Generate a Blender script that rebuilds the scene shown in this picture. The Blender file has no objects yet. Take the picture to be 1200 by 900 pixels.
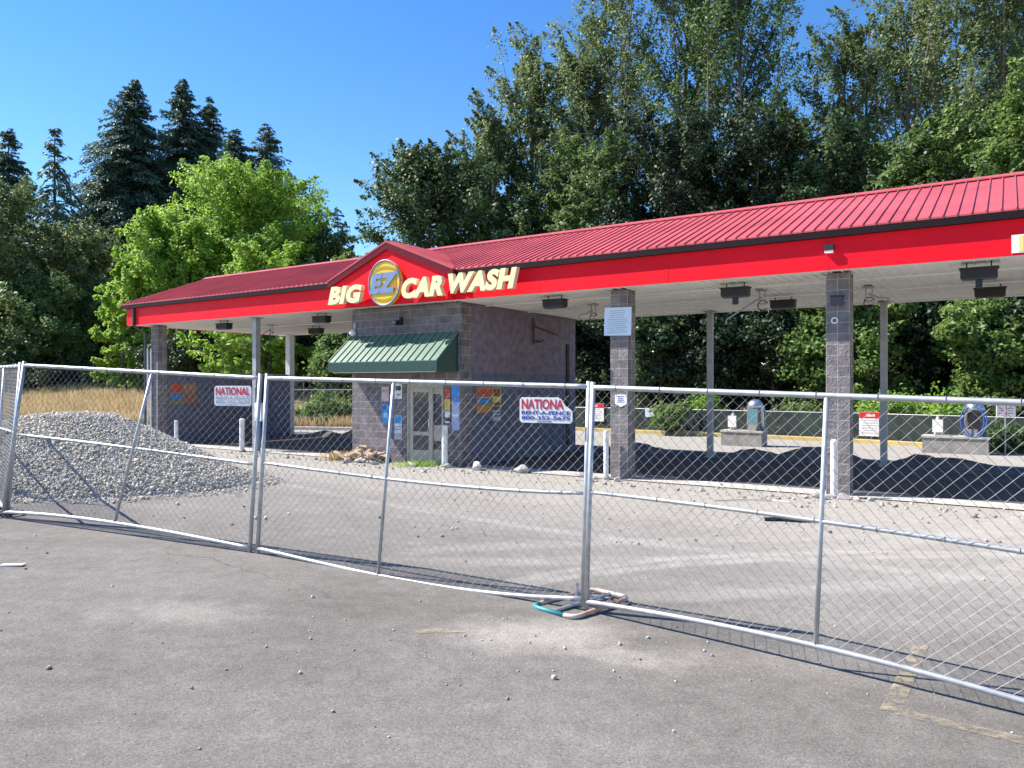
import bpy, bmesh, math, random
import numpy as np
from mathutils import Vector, Matrix

# ------------------------------------------------------------------ camera, sky, sun, exposure
SC = bpy.context.scene
COL = SC.collection
F, EYE, HZ = 880.0, 2.05, 451.0                     # focal length in photo pixels, eye height, horizon row
cam_d = bpy.data.cameras.new('camera')
cam_d.sensor_width = 36.0
cam_d.lens = F / 1200 * 36
cam_d.shift_y = (HZ - 450) / 1200
cam_d.clip_start, cam_d.clip_end = 0.05, 3000
cam = bpy.data.objects.new('camera', cam_d)
cam.location = (0, 0, EYE)
cam.rotation_euler = (math.radians(90), 0, 0)
COL.objects.link(cam)
SC.camera = cam

SUN_TRAVEL = Vector((0.884, -0.190, -1.0)).normalized()
SUN_ELEV = math.asin(-SUN_TRAVEL.z)
SUN_AZ = math.atan2(-SUN_TRAVEL.x, -SUN_TRAVEL.y)   # clockwise from +Y
world = bpy.data.worlds.new('World')
SC.world = world
world.use_nodes = True
wn = world.node_tree
bg = wn.nodes['Background']
sky = wn.nodes.new('ShaderNodeTexSky')
sky.sky_type = 'NISHITA'
sky.sun_disc = False
sky.sun_elevation = SUN_ELEV
sky.sun_rotation = SUN_AZ
sky.altitude = 0
sky.air_density = 1.0
sky.dust_density = 0.0
sky.ozone_density = 3.0
hs = wn.nodes.new('ShaderNodeHueSaturation')
hs.inputs['Saturation'].default_value = 1.28
hs.inputs['Hue'].default_value = 0.507
hs.inputs['Value'].default_value = 1.0
wn.links.new(sky.outputs[0], hs.inputs['Color'])
wn.links.new(hs.outputs[0], bg.inputs['Color'])
bg.inputs['Strength'].default_value = 0.113

sun_d = bpy.data.lights.new('sun', 'SUN')
sun_d.energy = 5.0
sun_d.angle = math.radians(0.53)
sun_d.color = (1.0, 0.93, 0.83)
sun = bpy.data.objects.new('sun', sun_d)
sun.rotation_euler = SUN_TRAVEL.to_track_quat('-Z', 'Y').to_euler()
sun.location = (-30, 10, 40)
COL.objects.link(sun)

SC.view_settings.view_transform = 'Standard'
SC.view_settings.look = 'None'
SC.view_settings.gamma = 1
SC.view_settings.exposure = 1.08
SC.render.engine = 'CYCLES'
SC.cycles.use_denoising = True
SC.cycles.max_bounces = 10
SC.cycles.diffuse_bounces = 6
SC.cycles.transparent_max_bounces = 8

rng = np.random.default_rng(11)
random.seed(5)

# ------------------------------------------------------------------ frames and the lie of the land
U = Vector((-0.83359, 0.55238))      # along the canopy, to the left and away
V = Vector((0.55238, 0.83359))       # into the canopy
X0, Y0 = 6.048, 13.824               # front face of the right pillar
RB = math.atan2(-U.y, -U.x)          # the canopy's local x is -s, local y is t

def W(s, t, z=0.0):
    return Vector((X0 + U.x*s + V.x*t, Y0 + U.y*s + V.y*t, z))
def st(x, y):
    dx, dy = x - X0, y - Y0
    return dx*U.x + dy*U.y, dx*V.x + dy*V.y
def sstep(a, b, x):
    q = np.clip((x - a) / (b - a), 0, 1)
    return q*q*(3 - 2*q)
def ground_z(x, y):
    x = np.asarray(x, float); y = np.asarray(y, float)
    t = (x - X0)*V.x + (y - Y0)*V.y
    near = np.clip(0.155 - 0.039*x, -0.25, 0.45)
    w = 1 - sstep(-7.5, -0.9, t)
    return near*w + 0.06*np.clip(y - 38, 0, 28)
def gz(x, y):
    return float(ground_z(x, y))
def gpx(px, py):
    """ground point seen at a photo pixel (solved on the gently sloping lot)"""
    z = 0.1
    for _ in range(12):
        Y = F*(EYE - z)/(py - HZ); X = (px - 600)/F*Y; z = gz(X, Y)
    return X, Y
KERB = [(90, -14), (60, -6), (36, 3.5), (23, 8.9), (19, 10.2), (15, 14.7), (6, 14.3), (2, 13.9), (-2.7, 12.7), (-14, 11.3), (-60, 8)]
def kerb_t(s):
    ks = [k[0] for k in KERB][::-1]; kt = [k[1] for k in KERB][::-1]
    return np.interp(s, ks, kt)

# ------------------------------------------------------------------ materials
def nodes_of(m):
    m.use_nodes = True
    return m.node_tree, m.node_tree.nodes['Principled BSDF']
MATS = {}
def mat(name, col, rough=0.6, metal=0.0, var=0.0, scale=6.0, bump=0.0, bscale=40.0, spec=0.5, col2=None, coords='Object', coat=0.0):
    if name in MATS: return MATS[name]
    m = bpy.data.materials.new(name)
    nt, b = nodes_of(m)
    b.inputs['Base Color'].default_value = (*col, 1)
    b.inputs['Roughness'].default_value = rough
    b.inputs['Metallic'].default_value = metal
    b.inputs['Specular IOR Level'].default_value = spec
    b.inputs['Coat Weight'].default_value = coat
    tc = nt.nodes.new('ShaderNodeTexCoord')
    if var > 0:
        n = nt.nodes.new('ShaderNodeTexNoise'); n.inputs['Scale'].default_value = scale; n.inputs['Detail'].default_value = 6
        nt.links.new(tc.outputs[coords], n.inputs['Vector'])
        r = nt.nodes.new('ShaderNodeMapRange'); r.inputs['From Min'].default_value = 0.3; r.inputs['From Max'].default_value = 0.7
        nt.links.new(n.outputs['Fac'], r.inputs['Value'])
        mx = nt.nodes.new('ShaderNodeMix'); mx.data_type = 'RGBA'
        c2 = col2 if col2 else tuple(min(1, c*(1 + var)) for c in col)
        c1 = col if col2 else tuple(c*(1 - var) for c in col)
        mx.inputs[6].default_value = (*c1, 1); mx.inputs[7].default_value = (*c2, 1)
        nt.links.new(r.outputs[0], mx.inputs[0]); nt.links.new(mx.outputs[2], b.inputs['Base Color'])
    if bump > 0:
        n2 = nt.nodes.new('ShaderNodeTexNoise'); n2.inputs['Scale'].default_value = bscale; n2.inputs['Detail'].default_value = 5
        nt.links.new(tc.outputs[coords], n2.inputs['Vector'])
        bp = nt.nodes.new('ShaderNodeBump'); bp.inputs['Strength'].default_value = bump; bp.inputs['Distance'].default_value = 0.02
        nt.links.new(n2.outputs['Fac'], bp.inputs['Height']); nt.links.new(bp.outputs[0], b.inputs['Normal'])
    MATS[name] = m
    return m

def block_mat(name, c1, c2, mortar, offset=0.5, bw=0.4, bh=0.2, shift=(0, 0), rough_face=0.6, msize=0.008):
    m = bpy.data.materials.new(name)
    nt, b = nodes_of(m)
    uv = nt.nodes.new('ShaderNodeUVMap'); uv.uv_map = 'UVMap'
    mp = nt.nodes.new('ShaderNodeMapping'); mp.inputs['Location'].default_value = (shift[0], shift[1], 0)
    nt.links.new(uv.outputs[0], mp.inputs[0])
    br = nt.nodes.new('ShaderNodeTexBrick')
    br.offset = offset
    br.inputs['Color1'].default_value = (*c1, 1); br.inputs['Color2'].default_value = (*c2, 1)
    br.inputs['Mortar'].default_value = (*mortar, 1)
    br.inputs['Scale'].default_value = 1.0
    br.inputs['Mortar Size'].default_value = msize
    br.inputs['Mortar Smooth'].default_value = 0.2
    br.inputs['Brick Width'].default_value = bw
    br.inputs['Row Height'].default_value = bh
    nt.links.new(mp.outputs[0], br.inputs['Vector'])
    n = nt.nodes.new('ShaderNodeTexNoise'); n.inputs['Scale'].default_value = 5; n.inputs['Detail'].default_value = 8
    tc = nt.nodes.new('ShaderNodeTexCoord'); nt.links.new(tc.outputs['Object'], n.inputs['Vector'])
    mr = nt.nodes.new('ShaderNodeMapRange'); mr.inputs['From Min'].default_value = 0.3; mr.inputs['From Max'].default_value = 0.7
    mr.inputs['To Min'].default_value = 0.72; mr.inputs['To Max'].default_value = 1.25
    nt.links.new(n.outputs['Fac'], mr.inputs['Value'])
    mul = nt.nodes.new('ShaderNodeMix'); mul.data_type = 'RGBA'; mul.blend_type = 'MULTIPLY'; mul.inputs[0].default_value = 1
    nt.links.new(br.outputs['Color'], mul.inputs[6]); nt.links.new(mr.outputs[0], mul.inputs[7])
    nt.links.new(mul.outputs[2], b.inputs['Base Color'])
    n2 = nt.nodes.new('ShaderNodeTexNoise'); n2.inputs['Scale'].default_value = 22; n2.inputs['Detail'].default_value = 6
    nt.links.new(tc.outputs['Object'], n2.inputs['Vector'])
    ad = nt.nodes.new('ShaderNodeMath'); ad.operation = 'MULTIPLY_ADD'
    ad.inputs[1].default_value = -1.0
    nt.links.new(br.outputs['Fac'], ad.inputs[0]); nt.links.new(n2.outputs['Fac'], ad.inputs[2])
    bp = nt.nodes.new('ShaderNodeBump'); bp.inputs['Strength'].default_value = rough_face; bp.inputs['Distance'].default_value = 0.03
    nt.links.new(ad.outputs[0], bp.inputs['Height']); nt.links.new(bp.outputs[0], b.inputs['Normal'])
    b.inputs['Roughness'].default_value = 0.85
    b.inputs['Specular IOR Level'].default_value = 0.25
    return m

def leaf_mat(name, c1, c2, trans=0.3):
    m = bpy.data.materials.new(name)
    nt, b = nodes_of(m)
    g = nt.nodes.new('ShaderNodeNewGeometry')
    tc = nt.nodes.new('ShaderNodeTexCoord')
    n = nt.nodes.new('ShaderNodeTexNoise'); n.inputs['Scale'].default_value = 0.7; n.inputs['Detail'].default_value = 3
    nt.links.new(tc.outputs['Object'], n.inputs['Vector'])
    mr = nt.nodes.new('ShaderNodeMapRange'); mr.inputs['From Min'].default_value = 0.35; mr.inputs['From Max'].default_value = 0.65
    nt.links.new(n.outputs['Fac'], mr.inputs['Value'])
    av = nt.nodes.new('ShaderNodeMath'); av.operation = 'MULTIPLY_ADD'; av.inputs[1].default_value = 0.5
    h = nt.nodes.new('ShaderNodeMath'); h.operation = 'MULTIPLY'; h.inputs[1].default_value = 0.5
    nt.links.new(mr.outputs[0], h.inputs[0])
    nt.links.new(g.outputs['Random Per Island'], av.inputs[0]); nt.links.new(h.outputs[0], av.inputs[2])
    mx = nt.nodes.new('ShaderNodeMix'); mx.data_type = 'RGBA'
    mx.inputs[6].default_value = (*c1, 1); mx.inputs[7].default_value = (*c2, 1)
    nt.links.new(av.outputs[0], mx.inputs[0])
    nt.links.new(mx.outputs[2], b.inputs['Base Color'])
    b.inputs['Roughness'].default_value = 0.5
    b.inputs['Specular IOR Level'].default_value = 0.35
    tr = nt.nodes.new('ShaderNodeBsdfTranslucent')
    nt.links.new(mx.outputs[2], tr.inputs['Color'])
    ms = nt.nodes.new('ShaderNodeMixShader'); ms.inputs[0].default_value = trans
    nt.links.new(b.outputs[0], ms.inputs[1]); nt.links.new(tr.outputs[0], ms.inputs[2])
    nt.links.new(ms.outputs[0], nt.nodes['Material Output'].inputs['Surface'])
    return m

M_RED = mat('red_fascia_paint', (0.86, 0.004, 0.018), 0.55, var=0.09, scale=1.2, spec=0.18)
M_ROOF = mat('faded_red_roof_metal', (0.47, 0.085, 0.095), 0.42, var=0.18, scale=0.9, spec=0.35)
M_RAKE = mat('dark_red_trim', (0.13, 0.006, 0.016), 0.6, var=0.1, spec=0.15)
M_GUTTER = mat('dark_brown_gutter', (0.014, 0.008, 0.010), 0.6, spec=0.15)
M_SOFFIT = mat('off_white_soffit', (0.84, 0.835, 0.79), 0.6, var=0.05, scale=1.2)
M_BLOCK = block_mat('split_face_block', (0.138, 0.122, 0.132), (0.195, 0.172, 0.177), (0.32, 0.30, 0.30), 0.5, 0.4, 0.2, (0.05, 0.0))
M_PILLAR = block_mat('pillar_block', (0.165, 0.148, 0.152), (0.23, 0.205, 0.20), (0.38, 0.35, 0.345), 0.0, 0.2, 0.2, (0, 0), 0.7, 0.007)
M_SMOOTH = block_mat('smooth_painted_block', (0.175, 0.145, 0.195), (0.195, 0.162, 0.21), (0.22, 0.185, 0.225), 0.5, 0.4, 0.2, (0, 0), 0.12, 0.006)
M_SMOOTH2 = block_mat('smooth_blue_block', (0.125, 0.13, 0.185), (0.135, 0.14, 0.195), (0.145, 0.15, 0.2), 0.5, 0.4, 0.2, (0, 0), 0.08, 0.006)
M_AWN = mat('green_awning_metal', (0.095, 0.18, 0.135), 0.35, var=0.12, scale=3, spec=0.6)
M_AWND = mat('dark_green_awning_side', (0.012, 0.05, 0.04), 0.5, var=0.1)
M_GALV = mat('galvanised_steel', (0.50, 0.51, 0.52), 0.48, 0.6, var=0.18, scale=14)
M_WIRE = mat('galvanised_wire', (0.26, 0.262, 0.265), 0.6, 0.3, var=0.2, scale=5)
M_GPOST = mat('grey_steel_post', (0.33, 0.34, 0.36), 0.5, 0.3, var=0.15, scale=4)
M_BLACK = mat('black_housing', (0.014, 0.013, 0.016), 0.55, var=0.2)
M_WHITE = mat('white_paint', (0.78, 0.78, 0.76), 0.5, var=0.05)
M_BOLL = mat('chipped_white_bollard_paint', (0.76, 0.74, 0.70), 0.55, var=0.25, scale=9)
M_CONC = mat('pale_concrete', (0.42, 0.40, 0.37), 0.9, var=0.2, scale=3, bump=0.3, bscale=30)
M_CONCD = mat('grey_concrete', (0.26, 0.25, 0.24), 0.9, var=0.25, scale=3, bump=0.4, bscale=20)
M_YEL = mat('worn_yellow_kerb_paint', (0.55, 0.40, 0.09), 0.8, var=0.3, scale=1.6, col2=(0.35, 0.30, 0.2))
M_TAN = mat('tan_door_metal', (0.40, 0.36, 0.29), 0.5, var=0.12, scale=3)
M_GLASS = mat('dark_window_glass', (0.018, 0.025, 0.045), 0.08, spec=0.8)
M_CREAM = mat('cream_letter_face', (0.84, 0.80, 0.42), 0.4, var=0.06, scale=3)
M_CREAMS = mat('cream_letter_edge', (0.72, 0.62, 0.42), 0.5)
M_LYEL = mat('logo_yellow', (0.78, 0.52, 0.015), 0.4)
M_LYEL2 = mat('logo_ochre', (0.42, 0.27, 0.01), 0.5)
M_LBLUE = mat('logo_faded_blue', (0.17, 0.24, 0.42), 0.5, var=0.1)
M_LORA = mat('logo_orange', (0.55, 0.16, 0.02), 0.5)
M_SREDTX = mat('sign_red_ink', (0.50, 0.025, 0.05), 0.6)
M_SBLUTX = mat('sign_blue_ink', (0.03, 0.06, 0.32), 0.6)
M_SGREY = mat('faded_sign_ink', (0.40, 0.40, 0.43), 0.6)
M_SFACE = mat('white_sign_board', (0.80, 0.78, 0.78), 0.45, var=0.04, scale=6)
M_NOTICE = mat('pale_blue_notice_paper', (0.62, 0.72, 0.82), 0.6, var=0.05)
M_BARK = mat('grey_bark', (0.13, 0.115, 0.10), 0.95, var=0.4, scale=2.5, bump=0.6, bscale=8)
M_BARKP = mat('pale_bark', (0.17, 0.155, 0.135), 0.95, var=0.35, scale=2.5, bump=0.5, bscale=8)
M_BARKD = mat('dark_conifer_bark', (0.07, 0.055, 0.045), 0.95, var=0.3, scale=2.5)
M_DIRT = mat('dark_turned_soil', (0.115, 0.10, 0.095), 0.95, var=0.4, scale=5, bump=0.9, bscale=9)
M_GRAV = None
M_TEAL = mat('teal_paint', (0.03, 0.23, 0.25), 0.5)
M_RUST = mat('rusty_pale_paint', (0.60, 0.55, 0.50), 0.6, var=0.4, scale=5, col2=(0.42, 0.17, 0.09))
M_RUBBER = mat('black_rubber', (0.02, 0.02, 0.022), 0.8)
M_HOSE = mat('blue_vacuum_hose', (0.03, 0.11, 0.38), 0.5)
M_STEEL = mat('stainless_steel', (0.62, 0.64, 0.67), 0.28, 0.9)
M_VTEAL = mat('faded_teal_panel', (0.12, 0.28, 0.32), 0.5, var=0.15)
M_WOOD = mat('weathered_split_wood', (0.46, 0.34, 0.24), 0.85, var=0.4, scale=4)
M_PRIV = mat('green_black_privacy_fabric', (0.017, 0.030, 0.026), 0.85, var=0.5, scale=2.2)
M_PIPE = mat('white_pvc_pipe', (0.72, 0.72, 0.72), 0.4)

# ------------------------------------------------------------------ mesh helpers
def add_uv(me):
    uvl = me.uv_layers.new(name='UVMap')
    n = len(me.loops)
    co = np.empty(len(me.vertices)*3); me.vertices.foreach_get('co', co); co = co.reshape(-1, 3)
    li = np.empty(n, int); me.loops.foreach_get('vertex_index', li)
    pn = np.empty(len(me.polygons)*3); me.polygons.foreach_get('normal', pn); pn = np.abs(pn.reshape(-1, 3))
    lt = np.empty(len(me.polygons), int); me.polygons.foreach_get('loop_total', lt)
    ax = np.repeat(pn.argmax(1), lt)
    c = co[li]
    uv = np.empty((n, 2))
    uv[:, 0] = np.where(ax == 0, c[:, 1], c[:, 0])
    uv[:, 1] = np.where(ax == 2, c[:, 1], c[:, 2])
    uvl.data.foreach_set('uv', uv.ravel())

class MB:
    """Collects boxes, tubes and sheets and links them as ONE mesh object."""
    def __init__(self): self.v, self.f, self.mi, self.cur = [], [], [], 0
    def add(self, vs, fs):
        o = len(self.v)
        self.v += [tuple(p) for p in vs]
        self.f += [[i + o for i in q] for q in fs]
        self.mi += [self.cur]*len(fs)
        return self
    def box(self, a, b, rot=None, at=(0, 0, 0)):
        x0, y0, z0 = [min(p, q) for p, q in zip(a, b)]; x1, y1, z1 = [max(p, q) for p, q in zip(a, b)]
        vs = [Vector(p) for p in ((x0,y0,z0),(x1,y0,z0),(x1,y1,z0),(x0,y1,z0),(x0,y0,z1),(x1,y0,z1),(x1,y1,z1),(x0,y1,z1))]
        if rot is not None: vs = [rot @ p + Vector(at) for p in vs]
        return self.add(vs, [(0,3,2,1),(4,5,6,7),(0,1,5,4),(1,2,6,5),(2,3,7,6),(3,0,4,7)])
    def slab(self, quad, d):
        """four corners and a thickness vector"""
        q = [Vector(p) for p in quad]; d = Vector(d)
        n = len(q)
        vs = q + [p + d for p in q]
        fs = [tuple(range(n))[::-1], tuple(range(n, 2*n))] + [(i, (i+1) % n, n + (i+1) % n, n + i) for i in range(n)]
        return self.add(vs, fs)
    def tube(self, pts, r, n=8, caps=True, closed=False):
        pts = [Vector(p) for p in pts]
        rs = r if isinstance(r, (list, tuple)) else [r]*len(pts)
        m = len(pts); o = len(self.v); vs = []; prev = None
        for i, p in enumerate(pts):
            if closed: d = pts[(i+1) % m] - pts[i-1]
            else: d = pts[min(i+1, m-1)] - pts[max(i-1, 0)]
            d.normalize()
            if prev is None:
                a = d.cross(Vector((0, 0, 1)))
                if a.length < 0.1: a = d.cross(Vector((1, 0, 0)))
            else:
                a = prev - d*prev.dot(d)
            a.normalize(); prev = a; b = d.cross(a)
            for k in range(n):
                an = 2*math.pi*k/n
                vs.append(p + (a*math.cos(an) + b*math.sin(an))*rs[i])
        fs = []
        for i in range(m if closed else m - 1):
            j = (i+1) % m
            for k in range(n):
                l = (k+1) % n
                fs.append((i*n+k, i*n+l, j*n+l, j*n+k))
        if caps and not closed:
            fs.append(tuple(range(n))[::-1]); fs.append(tuple((m-1)*n + k for k in range(n)))
        return self.add(vs, fs)
    def lathe(self, prof, n=20, at=(0, 0, 0)):
        vs = [(at[0] + r*math.cos(2*math.pi*k/n), at[1] + r*math.sin(2*math.pi*k/n), at[2] + z) for r, z in prof for k in range(n)]
        fs = [(i*n+k, i*n+(k+1) % n, (i+1)*n+(k+1) % n, (i+1)*n+k) for i in range(len(prof)-1) for k in range(n)]
        fs += [tuple(range(n))[::-1], tuple((len(prof)-1)*n + k for k in range(n))]
        return self.add(vs, fs)
    def build(self, name, m, parent=None, uv=False, smooth=False):
        me = bpy.data.meshes.new(name)
        me.from_pydata(self.v, [], self.f)
        ms = m if isinstance(m, (list, tuple)) else [m]
        for q in ms: me.materials.append(q)
        if len(ms) > 1: me.polygons.foreach_set('material_index', self.mi)
        me.update()
        if smooth: me.polygons.foreach_set('use_smooth', [True]*len(me.polygons))
        if uv: add_uv(me)
        o = bpy.data.objects.new(name, me)
        COL.objects.link(o)
        if parent: o.parent = parent
        return o

def tag(o, label=None, cat=None, group=None, kind=None):
    if label: o['label'] = label
    if cat: o['category'] = cat
    if group: o['group'] = group
    if kind: o['kind'] = kind
    return o
def thing(name, label, cat, loc=(0, 0, 0), rz=0.0, group=None):
    o = bpy.data.objects.new(name, None)
    o.empty_display_size = 0.2
    o.location = loc; o.rotation_euler = (0, 0, rz)
    COL.objects.link(o)
    return tag(o, label, cat, group)
def copy_tree(o, parent=None):
    c = o.copy(); COL.objects.link(c)
    if parent: c.parent = parent
    for ch in list(o.children): copy_tree(ch, c)
    return c

def np_mesh(name, verts, nper, m, smooth=False):
    """verts (N*nper,3): N separate quads or triangles"""
    me = bpy.data.meshes.new(name)
    nv = len(verts)
    me.vertices.add(nv); me.vertices.foreach_set('co', np.ascontiguousarray(verts, dtype=np.float32).ravel())
    me.loops.add(nv); me.loops.foreach_set('vertex_index', np.arange(nv, dtype=np.int32))
    me.polygons.add(nv//nper); me.polygons.foreach_set('loop_start', np.arange(0, nv, nper, dtype=np.int32))
    me.materials.append(m)
    me.update(calc_edges=True)
    return me

def text_mesh(s, m, w=None, h=None, bold=0.0, extrude=0.002, shear=0.0, spacing=1.0, depth_mat=None):
    """real letter outlines; returned mesh lies in the xz plane, facing -y, scaled to w x h about its lower left corner"""
    cu = bpy.data.curves.new('lettering', 'FONT')
    cu.body = s; cu.size = 1; cu.offset = bold; cu.extrude = 0.5; cu.shear = shear; cu.space_character = spacing
    cu.resolution_u = 4
    o = bpy.data.objects.new('lettering', cu); COL.objects.link(o)
    dg = bpy.context.evaluated_depsgraph_get(); dg.update()
    me = bpy.data.meshes.new_from_object(o.evaluated_get(dg))
    bpy.data.objects.remove(o); bpy.data.curves.remove(cu)
    co = np.empty(len(me.vertices)*3); me.vertices.foreach_get('co', co); co = co.reshape(-1, 3)
    mn, mx = co.min(0), co.max(0)
    sx = w/(mx[0]-mn[0]) if w else None
    sz = h/(mx[1]-mn[1]) if h else sx
    if sx is None: sx = sz
    out = np.empty_like(co)
    out[:, 0] = (co[:, 0]-mn[0])*sx
    out[:, 1] = -(co[:, 2])*2*extrude*0.5 - 0.5*extrude*0
    out[:, 2] = (co[:, 1]-mn[1])*sz
    me.vertices.foreach_set('co', out.ravel())
    me.materials.clear(); me.materials.append(m)
    if depth_mat is not None: me.materials.append(depth_mat)
    me.update()
    if depth_mat is not None:
        for p in me.polygons: p.material_index = 0 if p.normal.y < -0.9 else 1
    return me
def link_mesh(name, me, parent=None, loc=(0, 0, 0)):
    o = bpy.data.objects.new(name, me); COL.objects.link(o)
    o.location = loc
    if parent: o.parent = parent
    return o

# ------------------------------------------------------------------ ground
def asphalt_mat():
    m = bpy.data.materials.new('dusty_worn_asphalt')
    nt, b = nodes_of(m); L = nt.links
    tc = nt.nodes.new('ShaderNodeTexCoord')
    def noise(scale, detail=6, stretch=None, rough=0.55):
        n = nt.nodes.new('ShaderNodeTexNoise'); n.inputs['Scale'].default_value = scale; n.inputs['Detail'].default_value = detail
        n.inputs['Roughness'].default_value = rough
        if stretch:
            mp = nt.nodes.new('ShaderNodeMapping'); mp.inputs['Scale'].default_value = stretch[0]; mp.inputs['Rotation'].default_value = (0, 0, stretch[1])
            L.new(tc.outputs['Object'], mp.inputs[0]); L.new(mp.outputs[0], n.inputs['Vector'])
        else: L.new(tc.outputs['Object'], n.inputs['Vector'])
        return n.outputs['Fac']
    def rng_(v, a, b_, c=0.0, d=1.0):
        r = nt.nodes.new('ShaderNodeMapRange'); r.inputs['From Min'].default_value = a; r.inputs['From Max'].default_value = b_
        r.inputs['To Min'].default_value = c; r.inputs['To Max'].default_value = d
        L.new(v, r.inputs['Value']); return r.outputs[0]
    def mth(op, a, b_):
        n = nt.nodes.new('ShaderNodeMath'); n.operation = op; n.use_clamp = False
        for i, q in enumerate((a, b_)):
            if isinstance(q, (int, float)): n.inputs[i].default_value = q
            else: L.new(q, n.inputs[i])
        return n.outputs[0]
    def mix(fac, a, b_, mode='MIX'):
        n = nt.nodes.new('ShaderNodeMix'); n.data_type = 'RGBA'; n.blend_type = mode
        for i, q in ((0, fac), (6, a), (7, b_)):
            if isinstance(q, (int, float)): n.inputs[i].default_value = q
            elif isinstance(q, tuple): n.inputs[i].default_value = (*q, 1)
            else: L.new(q, n.inputs[i])
        return n.outputs[2]
    # distance into the lot, measured towards the canopy (t) for the dusty apron
    sep = nt.nodes.new('ShaderNodeSeparateXYZ'); L.new(tc.outputs['Object'], sep.inputs[0])
    t = mth('ADD', mth('MULTIPLY', mth('SUBTRACT', sep.outputs[0], X0), V.x), mth('MULTIPLY', mth('SUBTRACT', sep.outputs[1], Y0), V.y))
    big = noise(0.35, 5)
    streak = noise(0.7, 7, ((0.22, 2.2, 1), 0.22))
    col = mix(rng_(big, 0.35, 0.68), (0.140, 0.130, 0.116), (0.190, 0.177, 0.160))
    col = mix(mth('MULTIPLY', rng_(streak, 0.48, 0.75), 0.5), col, (0.24, 0.22, 0.20))
    apron = mth('ADD', t, mth('MULTIPLY', mth('SUBTRACT', noise(0.6, 6), 0.5), 5.0))
    col = mix(mth('MULTIPLY', rng_(apron, -9.5, -2.5), 0.85), col, (0.36, 0.338, 0.305))
    # curved dusty tyre tracks
    wob = mth('MULTIPLY', mth('SUBTRACT', noise(0.9, 4), 0.5), 0.12)
    for cx, cy, R, wd, amt in ((6.01, -0.78, 9.9, 0.13, 0.5), (5.25, 1.51, 7.77, 0.12, 0.45), (8.08, -10.16, 20.64, 0.25, 0.25), (-3.0, 25.0, 17.2, 0.25, 0.3), (-3.0, 25.0, 18.6, 0.25, 0.3), (10, 27, 19.5, 0.2, 0.3)):
        dx = mth('SUBTRACT', sep.outputs[0], cx); dy = mth('SUBTRACT', sep.outputs[1], cy)
        d = mth('SQRT', mth('ADD', mth('MULTIPLY', dx, dx), mth('MULTIPLY', dy, dy)), 0)
        e = mth('ABSOLUTE', mth('ADD', mth('SUBTRACT', d, R), wob), 0)
        band = rng_(e, wd*0.35, wd, 1, 0)
        br = mth('MULTIPLY', mth('MULTIPLY', band, rng_(noise(1.3, 5), 0.28, 0.52)), amt)
        br = mth('MULTIPLY', br, rng_(t, -9.3, -8.2))
        col = mix(br, col, (0.42, 0.395, 0.36))
    for cx, cy, rr, amt in ((0.25, 5.75, 0.85, 0.75), (0.9, 5.35, 0.5, 0.5), (-2.6, 5.9, 0.7, 0.35)):
        dx = mth('SUBTRACT', sep.outputs[0], cx); dy = mth('MULTIPLY', mth('SUBTRACT', sep.outputs[1], cy), 1.5)
        d = mth('SQRT', mth('ADD', mth('MULTIPLY', dx, dx), mth('MULTIPLY', dy, dy)), 0)
        e = mth('ADD', d, mth('MULTIPLY', mth('SUBTRACT', noise(2.6, 8), 0.5), 1.1))
        col = mix(mth('MULTIPLY', rng_(e, rr*0.3, rr, 1, 0), amt), col, (0.34, 0.315, 0.28))
    cv = nt.nodes.new('ShaderNodeTexVoronoi'); cv.feature = 'DISTANCE_TO_EDGE'; cv.inputs['Scale'].default_value = 0.28
    wv = nt.nodes.new('ShaderNodeTexNoise'); wv.inputs['Scale'].default_value = 1.6; wv.inputs['Detail'].default_value = 7
    L.new(tc.outputs['Object'], wv.inputs['Vector'])
    va_ = nt.nodes.new('ShaderNodeMix'); va_.data_type = 'VECTOR'; va_.inputs[0].default_value = 0.35
    L.new(tc.outputs['Object'], va_.inputs[4]); L.new(wv.outputs['Color'], va_.inputs[5]); L.new(va_.outputs[1], cv.inputs['Vector'])
    crk = mth('MULTIPLY', rng_(cv.outputs['Distance'], 0.0012, 0.0035, 1, 0), rng_(noise(0.5, 4), 0.45, 0.6, 0, 0.55))
    col = mix(crk, col, (0.06, 0.055, 0.052))
    # pale dust spills and old oil spots
    spill = mth('MULTIPLY', rng_(noise(1.4, 8), 0.60, 0.76), 0.4)
    col = mix(spill, col, (0.29, 0.265, 0.25))
    oil = mth('MULTIPLY', rng_(noise(1.1, 3), 0.30, 0.22), 0.35)
    col = mix(oil, col, (0.07, 0.066, 0.068))
    # aggregate
    vor = nt.nodes.new('ShaderNodeTexVoronoi'); vor.inputs['Scale'].default_value = 120
    L.new(tc.outputs['Object'], vor.inputs['Vector'])
    sp = nt.nodes.new('ShaderNodeSeparateColor'); L.new(vor.outputs['Color'], sp.inputs[0])
    col = mix(1.0, col, rng_(sp.outputs[0], 0, 1, 0.74, 1.26), 'MULTIPLY')
    col = mix(mth('MULTIPLY', rng_(sp.outputs[1], 0.975, 0.985), 0.35), col, (0.42, 0.40, 0.38))
    col = mix(mth('MULTIPLY', rng_(sp.outputs[1], 0.035, 0.025), 0.4), col, (0.035, 0.033, 0.034))
    col = mix(1.0, col, rng_(noise(6, 8), 0.3, 0.7, 0.88, 1.12), 'MULTIPLY')
    L.new(col, b.inputs['Base Color'])
    b.inputs['Roughness'].default_value = 0.92
    b.inputs['Specular IOR Level'].default_value = 0.2
    bp = nt.nodes.new('ShaderNodeBump'); bp.inputs['Strength'].default_value = 0.55; bp.inputs['Distance'].default_value = 0.012
    h = mth('ADD', mth('MULTIPLY', sp.outputs[0], 0.5), mth('MULTIPLY', noise(9, 8), 1.2))
    L.new(h, bp.inputs['Height']); L.new(bp.outputs[0], b.inputs['Normal'])
    return m
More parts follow.
